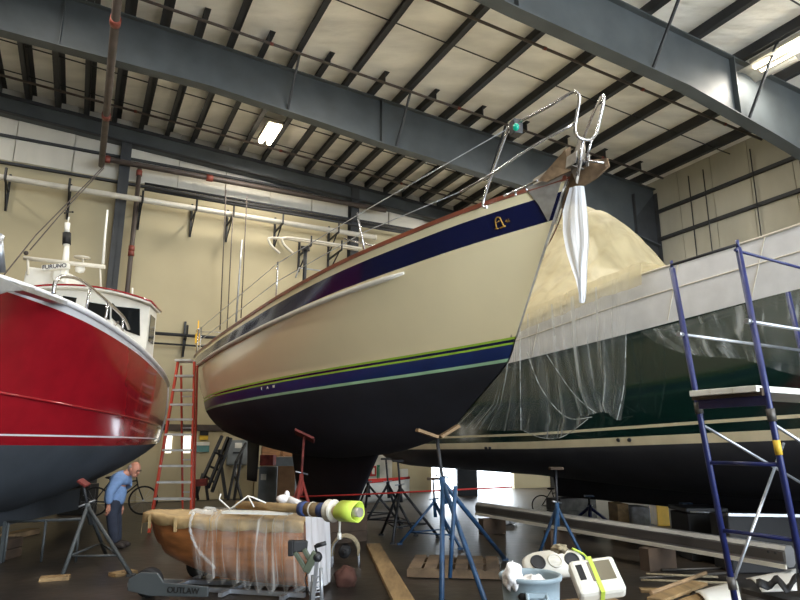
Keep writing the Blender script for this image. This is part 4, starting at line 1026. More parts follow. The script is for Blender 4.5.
# dark stands in the gap beyond the keel
for i, (px, py, tx, ty, Y, lab) in enumerate(((372, 518, 366, 464, 13.5, 'leftmost of the dark boat stands in the gap beyond the keel'), (392, 522, 386, 460, 12.4, 'middle dark boat stand in the gap beyond the keel'), (404, 527, 398, 462, 11.6, 'rightmost of the dark boat stands in the gap beyond the keel'))):
    c = P(px, py, Y); c.z = 0; tp = P(tx, ty, Y); stand(c, tp, feet3(c, .62, .3 + i), 'black_metal', lab, 'black_metal', None, .024, (.2, .2))
c = P(437, 528, 11.0); c.z = 0; tp = P(433, 480, 11.0)
stand(c, tp, feet3(c, .62, 1.1), 'stand_blue', 'slim blue boat stand behind the foreground tripod', 'dark_wood', None, .022, (.2, .2))
c = P(557, 540, 8.6); c.z = 0; tp = P(556, 470, 8.8)
stand(c, tp, feet3(c, .42, 2.2), 'stand_blue', 'dark blue boat stand between the long mast and the white electronics', 'dark_wood', None, .022, (.18, .14), True, .8)
c = P(590, 515, 13.2); c.z = 0; tp = P(589, 497, 13.2)
stand(c, tp, feet3(c, .5, .2), 'blue_paint', 'small blue boat stand behind the long mast, left of the wrapped block', 'stand_blue', None, .03, (.18, .14))
c = P(684, 522, 11.0); c.z = 0; tp = P(686, 505, 11.0)
stand(c, tp, feet3(c, .5, 1.0), 'stand_blue', 'blue boat stand beside the black chest under the green yacht', 'stand_blue', None, .028, (.18, .14))
# ================================================================ long mast lying along the floor
tM = 7.05
def M_(px, py): return ont(px, py, tM)
qa, qb = tq(M_(790, 556))[1], tq(M_(479, 508))[1]
zt = M_(790, 546).z; zbm = M_(790, 567).z
mast = thing('mast', B(tM, (qa + qb) / 2, zbm), 'long grey aluminium mast lying on low blocks under the green yacht', 'mast', rotz=YAW)
hw, hh = .08, (zt - zbm) / 2; zc = (zt + zbm) / 2; rows = []
sec = [(-hw * .55, -hh), (-hw, -hh * .7), (-hw * .93, 0), (-hw, hh * .6), (-hw * .6, hh), (hw * .6, hh), (hw, hh * .6), (hw, -hh * .7), (hw * .55, -hh)]
for q in (qa, (qa + qb) / 2, qb): rows.append([B(tM + x, q, zc + z) for x, z in sec])
m = MB(); m.grid(rows, smooth=False, wrap=True); m.add(rows[0], [tuple(range(len(sec)))]); m.add(rows[-1], [tuple(range(len(sec)))]); put('extrusion', m, 'alu', mast)
m = MB(); pbox(m, tM - hw - .02, tM - hw + .004, qa, qb, zc - hh - .015, zc - hh + .03); put('luff_track', m, 'offwhite', mast)
m = MB(); pbox(m, tM - hw - .008, tM - hw + .002, qa + .02, qb, zc - hh * .45, zc + hh * .45); put('side_panel', m, 'alu_dark', mast)
m = MB(); w = M_(573, 525)
for k in range(3): m.lathe(M_(568 + k * 5, 524 + k * 3), [(.05, -.05), (.07, -.02), (.05, .0), (.07, .03), (.05, .06)], 10, Matrix.Rotation(1.2, 3, 'X'))
put('halyard_blocks', m, 'rope_tan', mast) if False else put('winch', m, 'rope_tan', mast)
m = MB()
for dq in (.1, .18): m.tube([B(tM - hw - .02, qa + dq, zc + .03), B(tM - hw + .01, qa + dq, zc + .03)], .012, 8)
put('rivet', m, 'rubber_black', mast)
for i, f in enumerate((.30, .62, .93)):
    q = qa + (qb - qa) * f; m = MB(); m.box(B(tM, q, zbm / 2 - .016), (.5, .16, zbm - .034), RB)
    solo('mast_block', m, 'dark_wood', ['near', 'middle', 'far'][i] + ' timber block carrying the long aluminium mast', 'timber block', 'timber blocks under the mast')
# ================================================================ the person looking under the red boat
def person():
    Y = 10.6
    o = thing('person', P(116, 548, Y) - Vector((0, 0, P(116, 548, Y).z)), 'person in a light blue shirt and dark trousers bending to look under the red boat', 'person')
    def W(px, py, dy=0.0): return P(px, py, Y + dy)
    J = dict(pel=W(113, 508), sp1=W(115, 496), sp2=W(119, 484), ch=W(123, 476), nk=W(128, 471.5), hb=W(131.5, 470.5), hd=W(134.5, 469),
             hl=W(112, 510, -.09), hr=W(115, 510, .10), kl=W(113, 528, -.10), kr=W(116.5, 527, .12), al=W(115, 544.5, -.08), ar=W(118, 543, .14), tl=W(122, 547, -.12), tr=W(127, 545, .10),
             sl=W(118, 479, -.17), sr=W(125, 479, .15), el=W(109.5, 493, -.25), er=W(117, 494, .24), wl=W(108.5, 505.5, -.22), wr=W(121, 505, .22))
    def skin(name, chains, rad, mt, root, sub=2):
        vs = []; ix = {}; es = []
        for ch in chains:
            for n in ch:
                if n not in ix: ix[n] = len(vs); vs.append(n)
            for a, b in zip(ch, ch[1:]): es.append((ix[a], ix[b]))
        me = bpy.data.meshes.new(name); me.from_pydata([tuple(INV[o.name] @ J[n]) for n in vs], es, [])
        ob = bpy.data.objects.new(name, me); COL.objects.link(ob); ob.parent = o; INV[ob.name] = INV[o.name]; me.materials.append(MATS[mt])
        ob.modifiers.new('skin', 'SKIN').use_smooth_shade = True
        for i, n in enumerate(vs):
            r = rad[n]; me.skin_vertices[0].data[i].radius = (r, r) if not isinstance(r, tuple) else r
            me.skin_vertices[0].data[i].use_root = (n == root)
        s = ob.modifiers.new('sub', 'SUBSURF'); s.levels = s.render_levels = sub
        return ob
    skin('body', [['pel', 'sp1', 'sp2', 'ch', 'nk', 'hb'], ['pel', 'hl', 'kl', 'al', 'tl'], ['pel', 'hr', 'kr', 'ar', 'tr'], ['ch', 'sl', 'el', 'wl'], ['ch', 'sr', 'er', 'wr']],
         dict(pel=.10, sp1=.11, sp2=.13, ch=.13, nk=.055, hb=.05, hl=.075, hr=.075, kl=.055, kr=.06, al=.042, ar=.042, tl=.034, tr=.034, sl=.065, sr=.065, el=.045, er=.045, wl=.03, wr=.03), 'skin', 'pel')
    J['nk2'] = lp(J['nk'], J['ch'], .35); J['cl'] = lp(J['wl'], J['el'], .08); J['cr2'] = lp(J['wr'], J['er'], .08)
    J['hem'] = lp(J['pel'], J['sp1'], .0)
    skin('shirt', [['hem', 'sp1', 'sp2', 'ch', 'nk2'], ['ch', 'sl', 'el', 'cl'], ['ch', 'sr', 'er', 'cr2']],
         dict(hem=.16, sp1=.18, sp2=.19, ch=.185, nk2=.09, sl=.105, sr=.105, el=.078, er=.078, cl=.055, cr2=.055), 'shirt_blue', 'hem')
    J['p2'] = lp(J['pel'], J['sp1'], 1.15)
    skin('trousers', [['p2', 'pel', 'hl', 'kl', 'al'], ['pel', 'hr', 'kr', 'ar']], dict(p2=.15, pel=.155, hl=.105, hr=.105, kl=.088, kr=.088, al=.07, ar=.062), 'trousers_navy', 'pel')
    for k, t, yy in (('al', 'tl', 0), ('ar', 'tr', 0)):
        a = J[k].copy(); b = J[t].copy(); a.z = .055; b.z = .045; d = (b - a).normalized()
        m = MB(); m.tube([a - d * .07, a, a + d * .07, b, b + d * .05], [.035, .052, .05, .045, .025], 10); put('shoe', m, 'shoe_dark', o)
    # head turned down and to the right
    h = J['hd']; fx = Vector((.86, -.3, -.42)).normalized(); side = fx.cross(Z).normalized(); up = side.cross(fx).normalized()
    R = Matrix((fx, side, up)).transposed(); R = R if R.determinant() > 0 else Matrix((fx, -side, up)).transposed()
    m = MB(); m.sphere(h, (.102, .078, .118), 16, 12, 0, R); m.sphere(h + R @ Vector((.05, 0, -.07)), (.055, .05, .05), 12, 8, 0, R)
    m.sphere(h + R @ Vector((.103, 0, -.02)), (.024, .015, .026), 8, 6, 0, R)
    for s_ in (-1, 1): m.sphere(h + R @ Vector((-.005, s_ * .08, -.015)), (.022, .012, .034), 8, 6, 0, R)
    hd = put('head', m, 'skin', o)
    m = MB()
    for s_ in (-1, 1): m.sphere(h + R @ Vector((.088, s_ * .03, .012)), .011, 8, 6)
    m.box(h + R @ Vector((.098, 0, -.058)), (.012, .045, .008), R); put('eyes_and_mouth', m, 'shoe_dark', hd) if False else put('eye', m, 'shoe_dark', hd)
    m = MB(); m.sphere(h + R @ Vector((-.03, 0, -.005)), (.088, .084, .088), 14, 10, 0, R); put('hair', m, 'hair_grey', hd)
    m = MB()
    for s_ in (-1, 1): m.tube([h + R @ Vector((.1, s_ * .03 + .022 * math.cos(a), .012 + .018 * math.sin(a))) for a in [k * .785 for k in range(8)]], .003, 5, closed=True)
    put('spectacles', m, 'black_metal', hd)
    # hands: palm, four bent fingers and a thumb each
    for w, e, s_ in (('wl', 'el', 1), ('wr', 'er', -1)):
        d = (J[w] - J[e]).normalized(); d = (d + Vector((0, 0, -.6))).normalized(); x = d.cross(Vector((1, 0, 0))).normalized(); n_ = d.cross(x)
        m = MB(); m.tube([J[w] - d * .01, J[w] + d * .03, J[w] + d * .075, J[w] + d * .095], [.026, .034, .038, .03], 10)
        for k in range(4):
            b = J[w] + d * .085 + x * (-.027 + .018 * k); ln = (.07, .08, .075, .058)[k]
            m.tube([b, b + d * ln * .45, b + d * ln * .8 + n_ * .018, b + d * ln * .85 + n_ * .04], [.010, .0095, .009, .007], 7)
        b = J[w] + d * .03 + x * .03 * s_; m.tube([b, b + d * .03 + x * .022 * s_, b + d * .06 + x * .02 * s_ + n_ * .015], [.012, .011, .008], 7)
        put('hand', m, 'skin', o)
person()
# ================================================================ bicycle behind the person
def bicycle(c, ang, label, sc=1.0, mt='black_metal'):
    o = thing('bicycle', c, label, 'bicycle'); ax = Vector((math.cos(ang), math.sin(ang), 0)); nn = Vector((-ax.y, ax.x, 0)); r = .33 * sc
    W = lambda x, z, y=0: Vector((c.x, c.y, 0)) + ax * x * sc + Z * z * sc + nn * y * sc
    for x in (-.52, .52):
        m = MB(); m.tube([W(x + .31 * math.cos(a), .335 + .31 * math.sin(a)) for a in [k * math.pi / 14 for k in range(28)]], .021 * sc, 7, closed=True); wl = put('wheel', m, 'rubber_black', o)
        m = MB()
        for k in range(12):
            a = k * math.pi / 6; m.tube([W(x, .335), W(x + .29 * math.cos(a), .335 + .29 * math.sin(a))], .003, 4)
        m.tube([W(x, .335, -.04), W(x, .335, .04)], .018, 8); put('spokes', m, 'galvanised', wl)
    m = MB()
    for a, b in (((-.52, .335), (-.08, .30)), ((-.08, .30), (-.2, .82)), ((-.2, .82), (-.52, .335)), ((-.17, .72), (.34, .78)), ((-.08, .30), (.36, .70)), ((.33, .85), (.38, .65)), ((.38, .65), (.52, .335))): m.tube([W(*a), W(*b)], .016 * sc, 7)
    put('frame', m, mt, o)
    m = MB(); m.tube([W(.33, .85), W(.31, .95)], .013, 6); m.tube(smooth_path([W(.2, .93, -.28), W(.32, .96, -.2), W(.31, .96, 0), W(.32, .96, .2), W(.2, .93, .28)], 3), .013, 6); put('handlebar', m, mt, o)
    m = MB(); m.sphere(W(-.22, .86), (.13 * sc, .06 * sc, .035 * sc), 10, 6, 0, Matrix.Rotation(ang, 3, 'Z')); put('saddle', m, 'rubber_black', o)
    m = MB(); m.lathe(W(-.08, .30, 0), [(.09 * sc, -.004), (.09 * sc, .004)], 14, Matrix.Rotation(ang, 3, 'Z') @ Matrix.Rotation(math.pi / 2, 3, 'X')); m.tube([W(-.08, .30, .06), W(.04, .18, .06)], .01, 6); m.tube([W(-.08, .30, -.06), W(-.2, .42, -.06)], .01, 6); put('crank', m, 'steel_dark', o)
    return o
c = onz(118, 503); c = P(119, 502, 15.2); c.z = 0
bicycle(c, .35, 'black bicycle standing against the back wall behind the person')
c = P(559, 509, 15.0); c.z = 0
bicycle(c, -.25, 'dark child bicycle under the green yacht beyond the long mast', .72)
# ================================================================ wooden dinghy on its trailer, canvas and plastic over it
DY = 7.05
bowc = onz(150, 519, .80); sn = onz(301, 525, .76); sf = onz(327, 516, .78)
ctr = (sn + sf) / 2; ax = Vector((-math.cos(.21), math.sin(.21), 0)); LD = min((abs(400 + F * (ctr + ax * l).x / ((ctr + ax * l).y * cp - .8 * sp) - 156), l) for l in [1 + .02 * k for k in range(80)])[1]; nn = Vector((-ax.y, ax.x, 0)); nn = nn if nn.y < 0 else -nn      # nn: towards the camera
HB = (sn - sf).length / 2
DU = [0, .2, .45, .7, .88, 1.0]; DH = [HB, HB * 1.18, HB * 1.25, HB * 1.1, HB * .75, HB * .34]
def dg(f, lv):                     # f 0 transom .. 1 bow; lv 0 gunwale .. 1 keel
    h = cr(DU, DH, f); zs = .77 + .03 * f * f; zk = .07 + .10 * f + .42 * max(0, f - .5) ** 1.5 * 1.9
    return (f * LD - (.10 * lv if f > .9 else 0) + (.10 * lv * (1 - f)), h * max(0.0, 1 - lv ** 2.6) ** .6, zs + (zk - zs) * lv)
def DW(x, y, z): return Vector((ctr.x, ctr.y, 0)) + ax * x + nn * y + Z * z
din = thing('dinghy', Vector((ctr.x, ctr.y, .2)) + ax * LD / 2, 'small varnished wooden dinghy under a tan canvas cover in the foreground', 'dinghy')
fs = [i / 26 for i in range(27)]; lv = [0, .12, .25, .4, .55, .7, .82, .92, 1.0]
m = MB()
for s_ in (1, -1): m.grid([[DW(p[0], p[1] * s_, p[2]) for p in (dg(f, l) for f in fs)] for l in lv])
m.grid([[DW(p[0], p[1] * y, p[2]) for y in (-1, -.5, 0, .5, 1)] for p in (dg(0, l) for l in lv)], smooth=False)
m.grid([[DW(p[0], p[1] * y, p[2]) for y in (-1, 0, 1)] for p in (dg(1, l) for l in lv)], smooth=False)
put('hull', m, 'hull_wood', din)
m = MB(); m.prism([DW(.05, -.02, .14), DW(LD * .6, -.02, .17), DW(LD * .6, -.02, .12), DW(.05, -.02, .075)], nn * .04); put('keel', m, 'hull_wood', din)
m = MB()
for s_ in (1, -1): m.tube([DW(p[0], (p[1] + .01) * s_, p[2] - .005) for p in (dg(f, 0) for f in fs)], .02, 6)
put('gunwale', m, 'hull_wood', din)
m = MB(); rows = []
for i in range(31):
    f = -.01 + 1.03 * i / 30; ff = min(max(f, 0), 1); h = cr(DU, DH, ff) + .035; zs = .77 + .03 * ff * ff; row = []
    skirt = .075 + .015 * math.sin(i * 1.3) + (.03 if i % 9 == 4 else 0)
    for y, z in ((-1.01, -skirt), (-1.0, .01), (-.96, .032), (-.5, .03), (0, .045 - .06 * math.exp(-((f - .8) / .12) ** 2)), (.5, .03 - .03 * math.exp(-((f - .75) / .15) ** 2)), (.96, .032), (1.0, .01), (1.01, -skirt)):
        row.append(DW(f * LD + (.03 if f > .98 else 0), h * y, zs + z + .006 * math.sin(i * 2.1 + y * 5)))
    rows.append(row)
end = [p.copy() for p in rows[-1]]; e2 = [DW(LD * 1.035, (p - DW(0, 0, 0)).dot(nn), p.z - .11) for p in end]; rows.append(e2)
m.grid(rows); put('canvas_cover', m, 'canvas_tan', din, solid=.006)
for f in (.74, .97):
    m = MB(); m.bar(DW(f * LD, cr(DU, DH, f) + .055, .81), DW(f * LD, cr(DU, DH, f) + .045, .66), .035, .012, up=nn); put('cover_strap', m, 'canvas_tan', din)
# plastic film thrown over the aft half, trailing to the floor
rows = []
for i in range(61):
    f = -.005 + .60 * i / 60; ff = max(f, 0); h = cr(DU, DH, min(ff, 1)) + .075; zs = .77 + .03 * ff * ff; row = []
    drop = .70 - .10 * max(0, (f - .25) / .35) + .04 * math.sin(i * .9)
    for j in range(31):
        a = j / 30
        if a < .15: y, z = -h, zs + .02 - .3 * (1 - a / .15)
        elif a < .5: y = -h + 2 * h * (a - .15) / .35; z = zs + .10 + .02 * math.sin(9 * a + f * 7)
        else: k = (a - .5) / .5; y = h + .03 + .05 * math.sin(k * 3) - .10 * k; z = zs + .05 - drop * k
        w = .016 * math.sin(f * 38 + j * .23) + .011 * math.sin(f * 71 - j * .1)
        x = f * LD - (.05 * a if f < 0 else 0)
        row.append(DW(x, y + (w * 1.6 if a > .5 else 0), z + (w * .6 if a <= .5 else 0)))
    rows.append(row)
m = MB(); m.grid(rows); m.uv = [(i / 60, j / 30) for i in range(61) for j in range(31)]; solo('plastic_film', m, 'poly_wrap', 'thin clear plastic film thrown over the wooden dinghy', 'plastic sheet')
film_o = bpy.data.objects['plastic_film']
rows = []
for i in range(21):
    a = i / 20; row = []
    for j in range(21):
        b = j / 20; y = -HB * 1.05 + 2.15 * HB * a; w = .02 * math.sin(a * 23 + b * 3) + .012 * math.sin(a * 51)
        row.append(DW(-.04 + (.10 * .8 - .1) * b - .03 * b - w * .8, y * (1 - .10 * b), .86 - .80 * b))
    rows.append(row)
m = MB(); m.grid(rows); put('transom_flap', m, 'poly_white', film_o)
m = MB(); pts = [DW(.62 * LD, HB * 1.32, .88), DW(.63 * LD, HB * 1.38, .72), DW(.58 * LD, HB * 1.33, .5), DW(.48 * LD, HB * 1.2, .3)]; m.tube(smooth_path(pts, 6), [.012, .02, .014, .022, .012, .018] * 3 + [.004], 7)
put('gathered_edge', m, 'poly_fold', film_o)
m = MB(); rows = [[DW((.60 + .06 * math.sin(j)) * LD + .06 * (a - .5), HB * (.2 + .9 * j / 8), .845 + .05 * math.sin(3.14 * a) + .015 * math.sin(j * 2.0)) for a in (0, .25, .5, .75, 1)] for j in range(9)]; m.grid(rows); put('bunched_top', m, 'poly_fold', film_o)
m = MB(); m.bar(DW(.42 * LD, .52, .895), DW(.05 * LD, .48, .89), .16, .025); solo('white_board', m, 'white_paint', 'white board lying on the dinghy canvas cover', 'board')
# bent white wire frame and the mast with its cover laid across
m = MB(); m.tube([P(221, 494, 6.95), P(219, 499, 6.95), P(230, 509, 6.95), P(229, 510, 6.9), P(248, 496, 6.95), P(252, 497, 6.95), P(266, 503, 6.95)], .009, 6); m.tube([P(248, 496, 6.95), P(254, 507, 6.9)], .008, 6)
solo('wire_frame', m, 'white_paint', 'bent white wire frame sticking up from the dinghy cover', 'wire frame')
pm0, pm1 = P(238, 506, 7.55), P(352, 512, 6.35)
pm0.z = max(pm0.z, .93); dm = (pm1 - pm0).normalized()
spar = thing('mast', (pm0 + pm1) / 2, 'pale wooden mast laid across the dinghy with blue and brown wraps near its end', 'mast')
m = MB(); m.tube([pm0, pm1], [.045, .05], 12); put('spar', m, 'canvas_tan', spar)
def ring(a, b, r, mt, name): 
    m = MB(); m.tube([pm0.lerp(pm1, a), pm0.lerp(pm1, b)], r, 14); return put(name, m, mt, spar)
ring(.60, .65, .075, 'cover_blue', 'blue_wrap'); ring(.65, .755, .07, 'cover_brown', 'brown_wrap'); ring(.755, .80, .072, 'cover_blue', 'blue_wrap'); ring(.69, .70, .076, 'offwhite', 'tie_cord')
m = MB(); c = pm0.lerp(pm1, .845); x = dm.orthogonal().normalized(); R = Matrix((x, dm.cross(x), dm)).transposed(); m.lathe(c, [(.05, -.045), (.11, -.035), (.085, -.01), (.085, .01), (.11, .035), (.05, .045)], 20, R); put('sheave', m, 'plastic_white', spar)
ring(.985, 1.06, .045, 'steel_plate', 'end_fitting')
m = MB(); c = pm0.lerp(pm1, .99); rows = []
for k in range(2):
    o_ = c + dm * (-.14 + .24 * k); rows.append([o_ + x * .095 * (1 + .12 * math.sin(3 * a)) * math.cos(a) + dm.cross(x) * .095 * (1 + .1 * math.cos(2 * a)) * math.sin(a) for a in [i * math.pi / 10 for i in range(20)]])
m.grid(rows, wrap=True); put('lime_wrap', m, 'tape_lime', spar, solid=.008)
m = MB(); c2 = pm0.lerp(pm1, .91); m.tube([c2, c2 + Vector((0, -.01, -.2))], .012, 6); m.tube([c2 + Vector((0, -.01, -.2)), c2 + Vector((0, -.01, -.26))], .02, 6); put('hanging_tie', m, 'white_paint', spar)
m = MB(); m.sphere(P(284, 499, 7.3), (.09, .06, .05), 10, 6); m.sphere(P(287, 495, 7.3), (.03, .03, .05), 8, 6); m.tube([P(288, 500, 7.3), P(310, 507, 7.2)], [.05, .02], 8)
solo('white_bag', m, 'rag_white', 'crumpled white bag lying on the mast above the dinghy', 'bag')
# outboard bracket clamped on the transom
ob = thing('outboard_bracket', DW(-.2, .05, .2), 'green and grey folding outboard bracket on the dinghy transom', 'outboard bracket')
def TP(px, py, d=0.0): return P(px, py, 6.2 + d)
m = MB(); m.bar(TP(292, 546), TP(307, 546, .05), .07, .10); m.bar(TP(291, 540), TP(291, 556), .07, .05); put('clamp', m, 'rubber_black', ob, bevel=.01)
m = MB(); m.bar(TP(295, 552), TP(307, 571), .05, .04); m.bar(TP(304, 549), TP(313, 566), .05, .04); put('arm', m, 'outboard_green', ob, bevel=.006)
m = MB(); m.bar(TP(306, 572), TP(316, 552), .07, .07); put('pivot_block', m, 'outboard_green', ob, bevel=.01)
m = MB(); m.tube([TP(318, 557), TP(315, 546), TP(325, 543)], .012, 7); m.tube([TP(316, 546), TP(326, 543)], .02, 8); m.sphere(TP(317, 557), .05, 10, 8); put('handle', m, 'black_metal', ob)
m = MB(); m.bar(TP(317, 560), TP(313, 600), .06, .03); m.tube([TP(313, 596), Vector((TP(313, 600).x, TP(313, 600).y, .012))], .02, 8); m.tube([TP(313, 575), TP(311, 600)], .018, 7); m.tube([TP(321, 568), TP(322, 609)], .018, 7)
for k in range(5): m.tube([TP(312, 578 + 5 * k), TP(322, 576 + 5 * k)], .008, 5)
put('shaft', m, 'galvanised', ob)
m = MB(); m.tube(smooth_path([TP(309, 570), TP(305, 580), TP(309, 592), TP(314, 598)], 4), .006, 5); put('cable', m, 'rubber_black', ob)
# trailer below
tr = thing('boat_trailer', Vector((ctr.x, ctr.y, 0)) + ax * .9, 'grey boat trailer with black lettering under the wooden dinghy', 'trailer')
m = MB(); m.bar(DW(.0, .25, .04), DW(LD + .2, .12, .025), .05, .045); m.bar(DW(.0, -.25, .04), DW(LD + .2, -.12, .025), .05, .045)
for x in (.2, .9, 1.6): m.bar(DW(x, -.40, .03), DW(x, .40, .03), .05, .04)
put('frame', m, 'galvanised', tr)
for s_ in (1, -1):
    m = MB(); cxx = DW(LD * .84, .52 * s_, .15); R = Matrix((ax, Z, nn)).transposed(); m.lathe(cxx, [(.06, -.07), (.13, -.07), (.15, -.04), (.15, .04), (.13, .07), (.06, .07)], 20, R); put('wheel', m, 'rubber_black', tr)
m = MB(); m.prism([DW(LD * .93, .61, .20), DW(LD * .86, .61, .27), DW(LD * .76, .61, .27), DW(LD * .72, .61, .18), DW(LD * .46, .61, .16), DW(LD * .46, .61, .06), DW(LD * .80, .61, .04), DW(LD * .93, .61, .08)], nn * .03); fe = put('side_board', m, 'steel_grey', tr, bevel=.008)
xx = (-ax); zz_ = nn; o_ = DW(LD * .60, .644, .112)
text_mesh('lettering', 'OUTLAW', .085, frame(xx, zz_.cross(xx), zz_, o_), 'ink', fe)
# ================================================================ grey bin
bc = Vector((P(530, 570, 5.35).x, 5.35, 0)); bn = thing('trash_bin', bc, 'grey round trash bin with a white rag over its rim', 'bin')
m = MB(); m.lathe(bc, [(.19, .0), (.195, .02), (.215, .35), (.222, .36), (.222, .385), (.217, .39), (.228, .56), (.245, .565), (.25, .59), (.243, .60), (.225, .598), (.222, .58), (.205, .3), (.0005, .29)], 32, caps=False)
m.add([bc + Vector((.19 * math.cos(a), .19 * math.sin(a), 0)) for a in [k * math.pi / 16 for k in range(32)]], [tuple(range(32))]); put('tub', m, 'bin_grey', bn)
for sx in (1, -1):
    m = MB(); a = bc + Vector((.0, -.235, .50)); 
    if sx == 1: m.tube(smooth_path([a + Vector((-.07, .012, 0)), a + Vector((-.065, -.03, -.05)), a + Vector((.065, -.03, -.05)), a + Vector((.07, .012, 0))], 3), .014, 7); m.box(a + Vector((0, .006, -.012)), (.17, .02, .035))
    else: m.tube(smooth_path([bc + Vector((-.07, .23, .5)), bc + Vector((-.06, .27, .46)), bc + Vector((.06, .27, .46)), bc + Vector((.07, .23, .5))], 3), .014, 7)
    put('handle', m, 'bin_grey', bn)
for cx_ in (-2.05, -1.78):
    m = MB(); a = cx_; m.sphere(bc + Vector((.224 * math.cos(a), .224 * math.sin(a), .47 if cx_ < -2 else .42)), (.036, .014, .03), 9, 6, 0, Matrix.Rotation(a + math.pi / 2, 3, 'Z')); put('tar_smear', m, 'rubber_black', bn)
def rag(c, r, seed, name, label, mt='rag_white', cat='rag', sq=.7, am=1.0):
    rnd = random.Random(seed); m = MB(); rows = []; ph = [rnd.random() * 6 for _ in range(6)]
    for i in range(15):
        a = math.pi * i / 14; row = []
        for k in range(22):
            b = 2 * math.pi * k / 22; w = 1 + am * (.22 * math.sin(3 * b + ph[0] + 2 * a) + .16 * math.sin(5 * b + ph[1] - 3 * a) + .12 * math.sin(7 * a + ph[2] + b))
            row.append(c + Vector((r * w * max(math.sin(a), .01) * math.cos(b), r * w * max(math.sin(a), .01) * math.sin(b), r * sq * w * -math.cos(a))))
        rows.append(row)
    m.grid(rows, wrap=True); return solo(name, m, mt, label, cat)
rag(bc + Vector((-.16, -.12, .60)), .075, 5, 'rag', 'white rag hanging over the left rim of the grey trash bin', sq=1.3, am=.6)
rag(bc + Vector((.02, .02, .50)), .12, 8, 'crumpled_paper', 'crumpled white paper inside the grey trash bin', cat='paper', sq=.6)
# ================================================================ white electronics on a low pallet
pc = onz(612, 606, .0); pc = Vector((1.55, 5.35, 0)); pc = Vector((P(600, 590, 5.9).x, 5.9, 0))
def pallet(c, ang, label, w=1.1, d=.9, n=6, mt='worn_wood', z0=0.0, group='pallets'):
    o = thing('pallet', c, label, 'pallet', group, ang); R = Matrix.Rotation(ang, 3, 'Z'); W = lambda x, y, z: Vector(c) + R @ Vector((x, y, z))
    for k in (-1, 0, 1):
        m = MB(); m.box(W(0, k * (d / 2 - .05), .06), (w, .09, .09), R); put('runner', m, mt, o)
    for k in range(n):
        m = MB(); m.box(W(-w / 2 + w * (k + .5) / n, 0, .116), (w / n * .8, d, .02), R); put('slat', m, mt, o)
    return o
dc0 = P(597, 585, 5.8)
pallet(Vector((pc.x + .02, pc.y, 0)), .35, 'pale pallet carrying the white electronics beside the trash bin', 1.25, 1.0)
pallet(onz(455, 572), -.12, 'worn pallet on the floor behind the foreground blue stand', 1.15, .95)
m = MB(); m.box((dc0.x, dc0.y, .205), (.5, .42, .155), Matrix.Rotation(.35, 3, 'Z')); solo('wooden_crate', m, 'pallet_wood', 'low wooden crate propping up the white boxy display', 'crate', bevel=.005)
dev = thing('chart_plotter', P(596, 588, 5.75), 'white boxy marine display with a brown screen, tied with lime tape', 'marine display')
u = (P(613, 566, 5.95) - P(576, 571, 5.95)).normalized(); f_ = Vector((.25, -.62, .74)).normalized(); f_ = (f_ - u * f_.dot(u)).normalized(); v = f_.cross(u)
R = Matrix((u, v, f_)).transposed(); dc = P(596.5, 579, 5.75); dc.z = max(dc.z, .30)
m = MB(); m.box(dc, (.40, .34, .13), R); put('case', m, 'plastic_white', dev, bevel=.035)
m = MB(); m.box(dc + R @ Vector((.05, .03, .064)), (.20, .19, .012), R); put('screen', m, 'screen_brown', dev, bevel=.004)
m = MB(); m.box(dc + R @ Vector((-.125, .035, .064)), (.055, .15, .014), R); put('keypad', m, 'rubber_black', dev, bevel=.004)
m = MB(); m.box(dc + R @ Vector((-.01, .0, .069)), (.035, .35, .008), R); m.box(dc + R @ Vector((-.01, -.173, .0)), (.035, .008, .14), R); put('lime_tape', m, 'tape_lime', dev)
hs = thing('instrument_pod', P(560, 572, 6.1), 'white pod with three round holes lying behind the trash bin', 'instrument pod')
u2 = Vector((.95, .1, .05)).normalized(); f2 = Vector((.05, -.75, .66)); f2 = (f2 - u2 * f2.dot(u2)).normalized(); R2 = Matrix((u2, f2.cross(u2), f2)).transposed(); hc = P(554, 564, 6.5); hc.z = max(hc.z, .3)
m = MB(); rows = []
for k, (r_, z_) in enumerate(((.0, -.05), (1.0, -.05), (1.05, 0), (.95, .04), (.02, .06))):
    rows.append([hc + R2 @ Vector((.30 * r_ * math.copysign(abs(math.cos(a)) ** .7, math.cos(a)), .13 * r_ * math.copysign(abs(math.sin(a)) ** .7, math.sin(a)), z_)) for a in [i * math.pi / 16 for i in range(32)]])
m.grid(rows, wrap=True); put('shell', m, 'plastic_white', hs)
for k, x_ in enumerate((-.17, 0, .17)):
    m = MB(); m.lathe(hc + R2 @ Vector((x_, 0, .052)), [(.01, .0), (.058, .0), (.058, .014), (.07, .014), (.075, .004)], 20, R2); put('dial_hole', m, 'steel_dark' if k != 1 else 'plastic_white', hs)
m = MB(); m.tube(smooth_path([hc + R2 @ Vector((.2, .1, .08)), hc + R2 @ Vector((.32, .02, .05)), P(585, 571, 6.3)], 4), .012, 6); put('lime_strap', m, 'tape_lime', hs)
rag(P(560, 551, 6.3) + Vector((0, 0, .02)), .07, 12, 'dust_rag', 'small beige rag on top of the white instrument pod', 'rope_tan', sq=.5)
cpb = P(645, 595, 5.6); m = MB(); m.lathe(Vector((cpb.x, cpb.y, .16)), [(.05, 0), (.06, .12), (.055, .12), (.045, .01)], 18); cup = solo('paper_cup', m, 'white_paint', 'white cup with lime tape on the boards by the electronics', 'cup')
m = MB(); m.lathe(Vector((cpb.x, cpb.y, .16)), [(.0575, .05), (.0585, .07)], 18, caps=False); put('lime_band', m, 'tape_lime', cup, solid=.003)
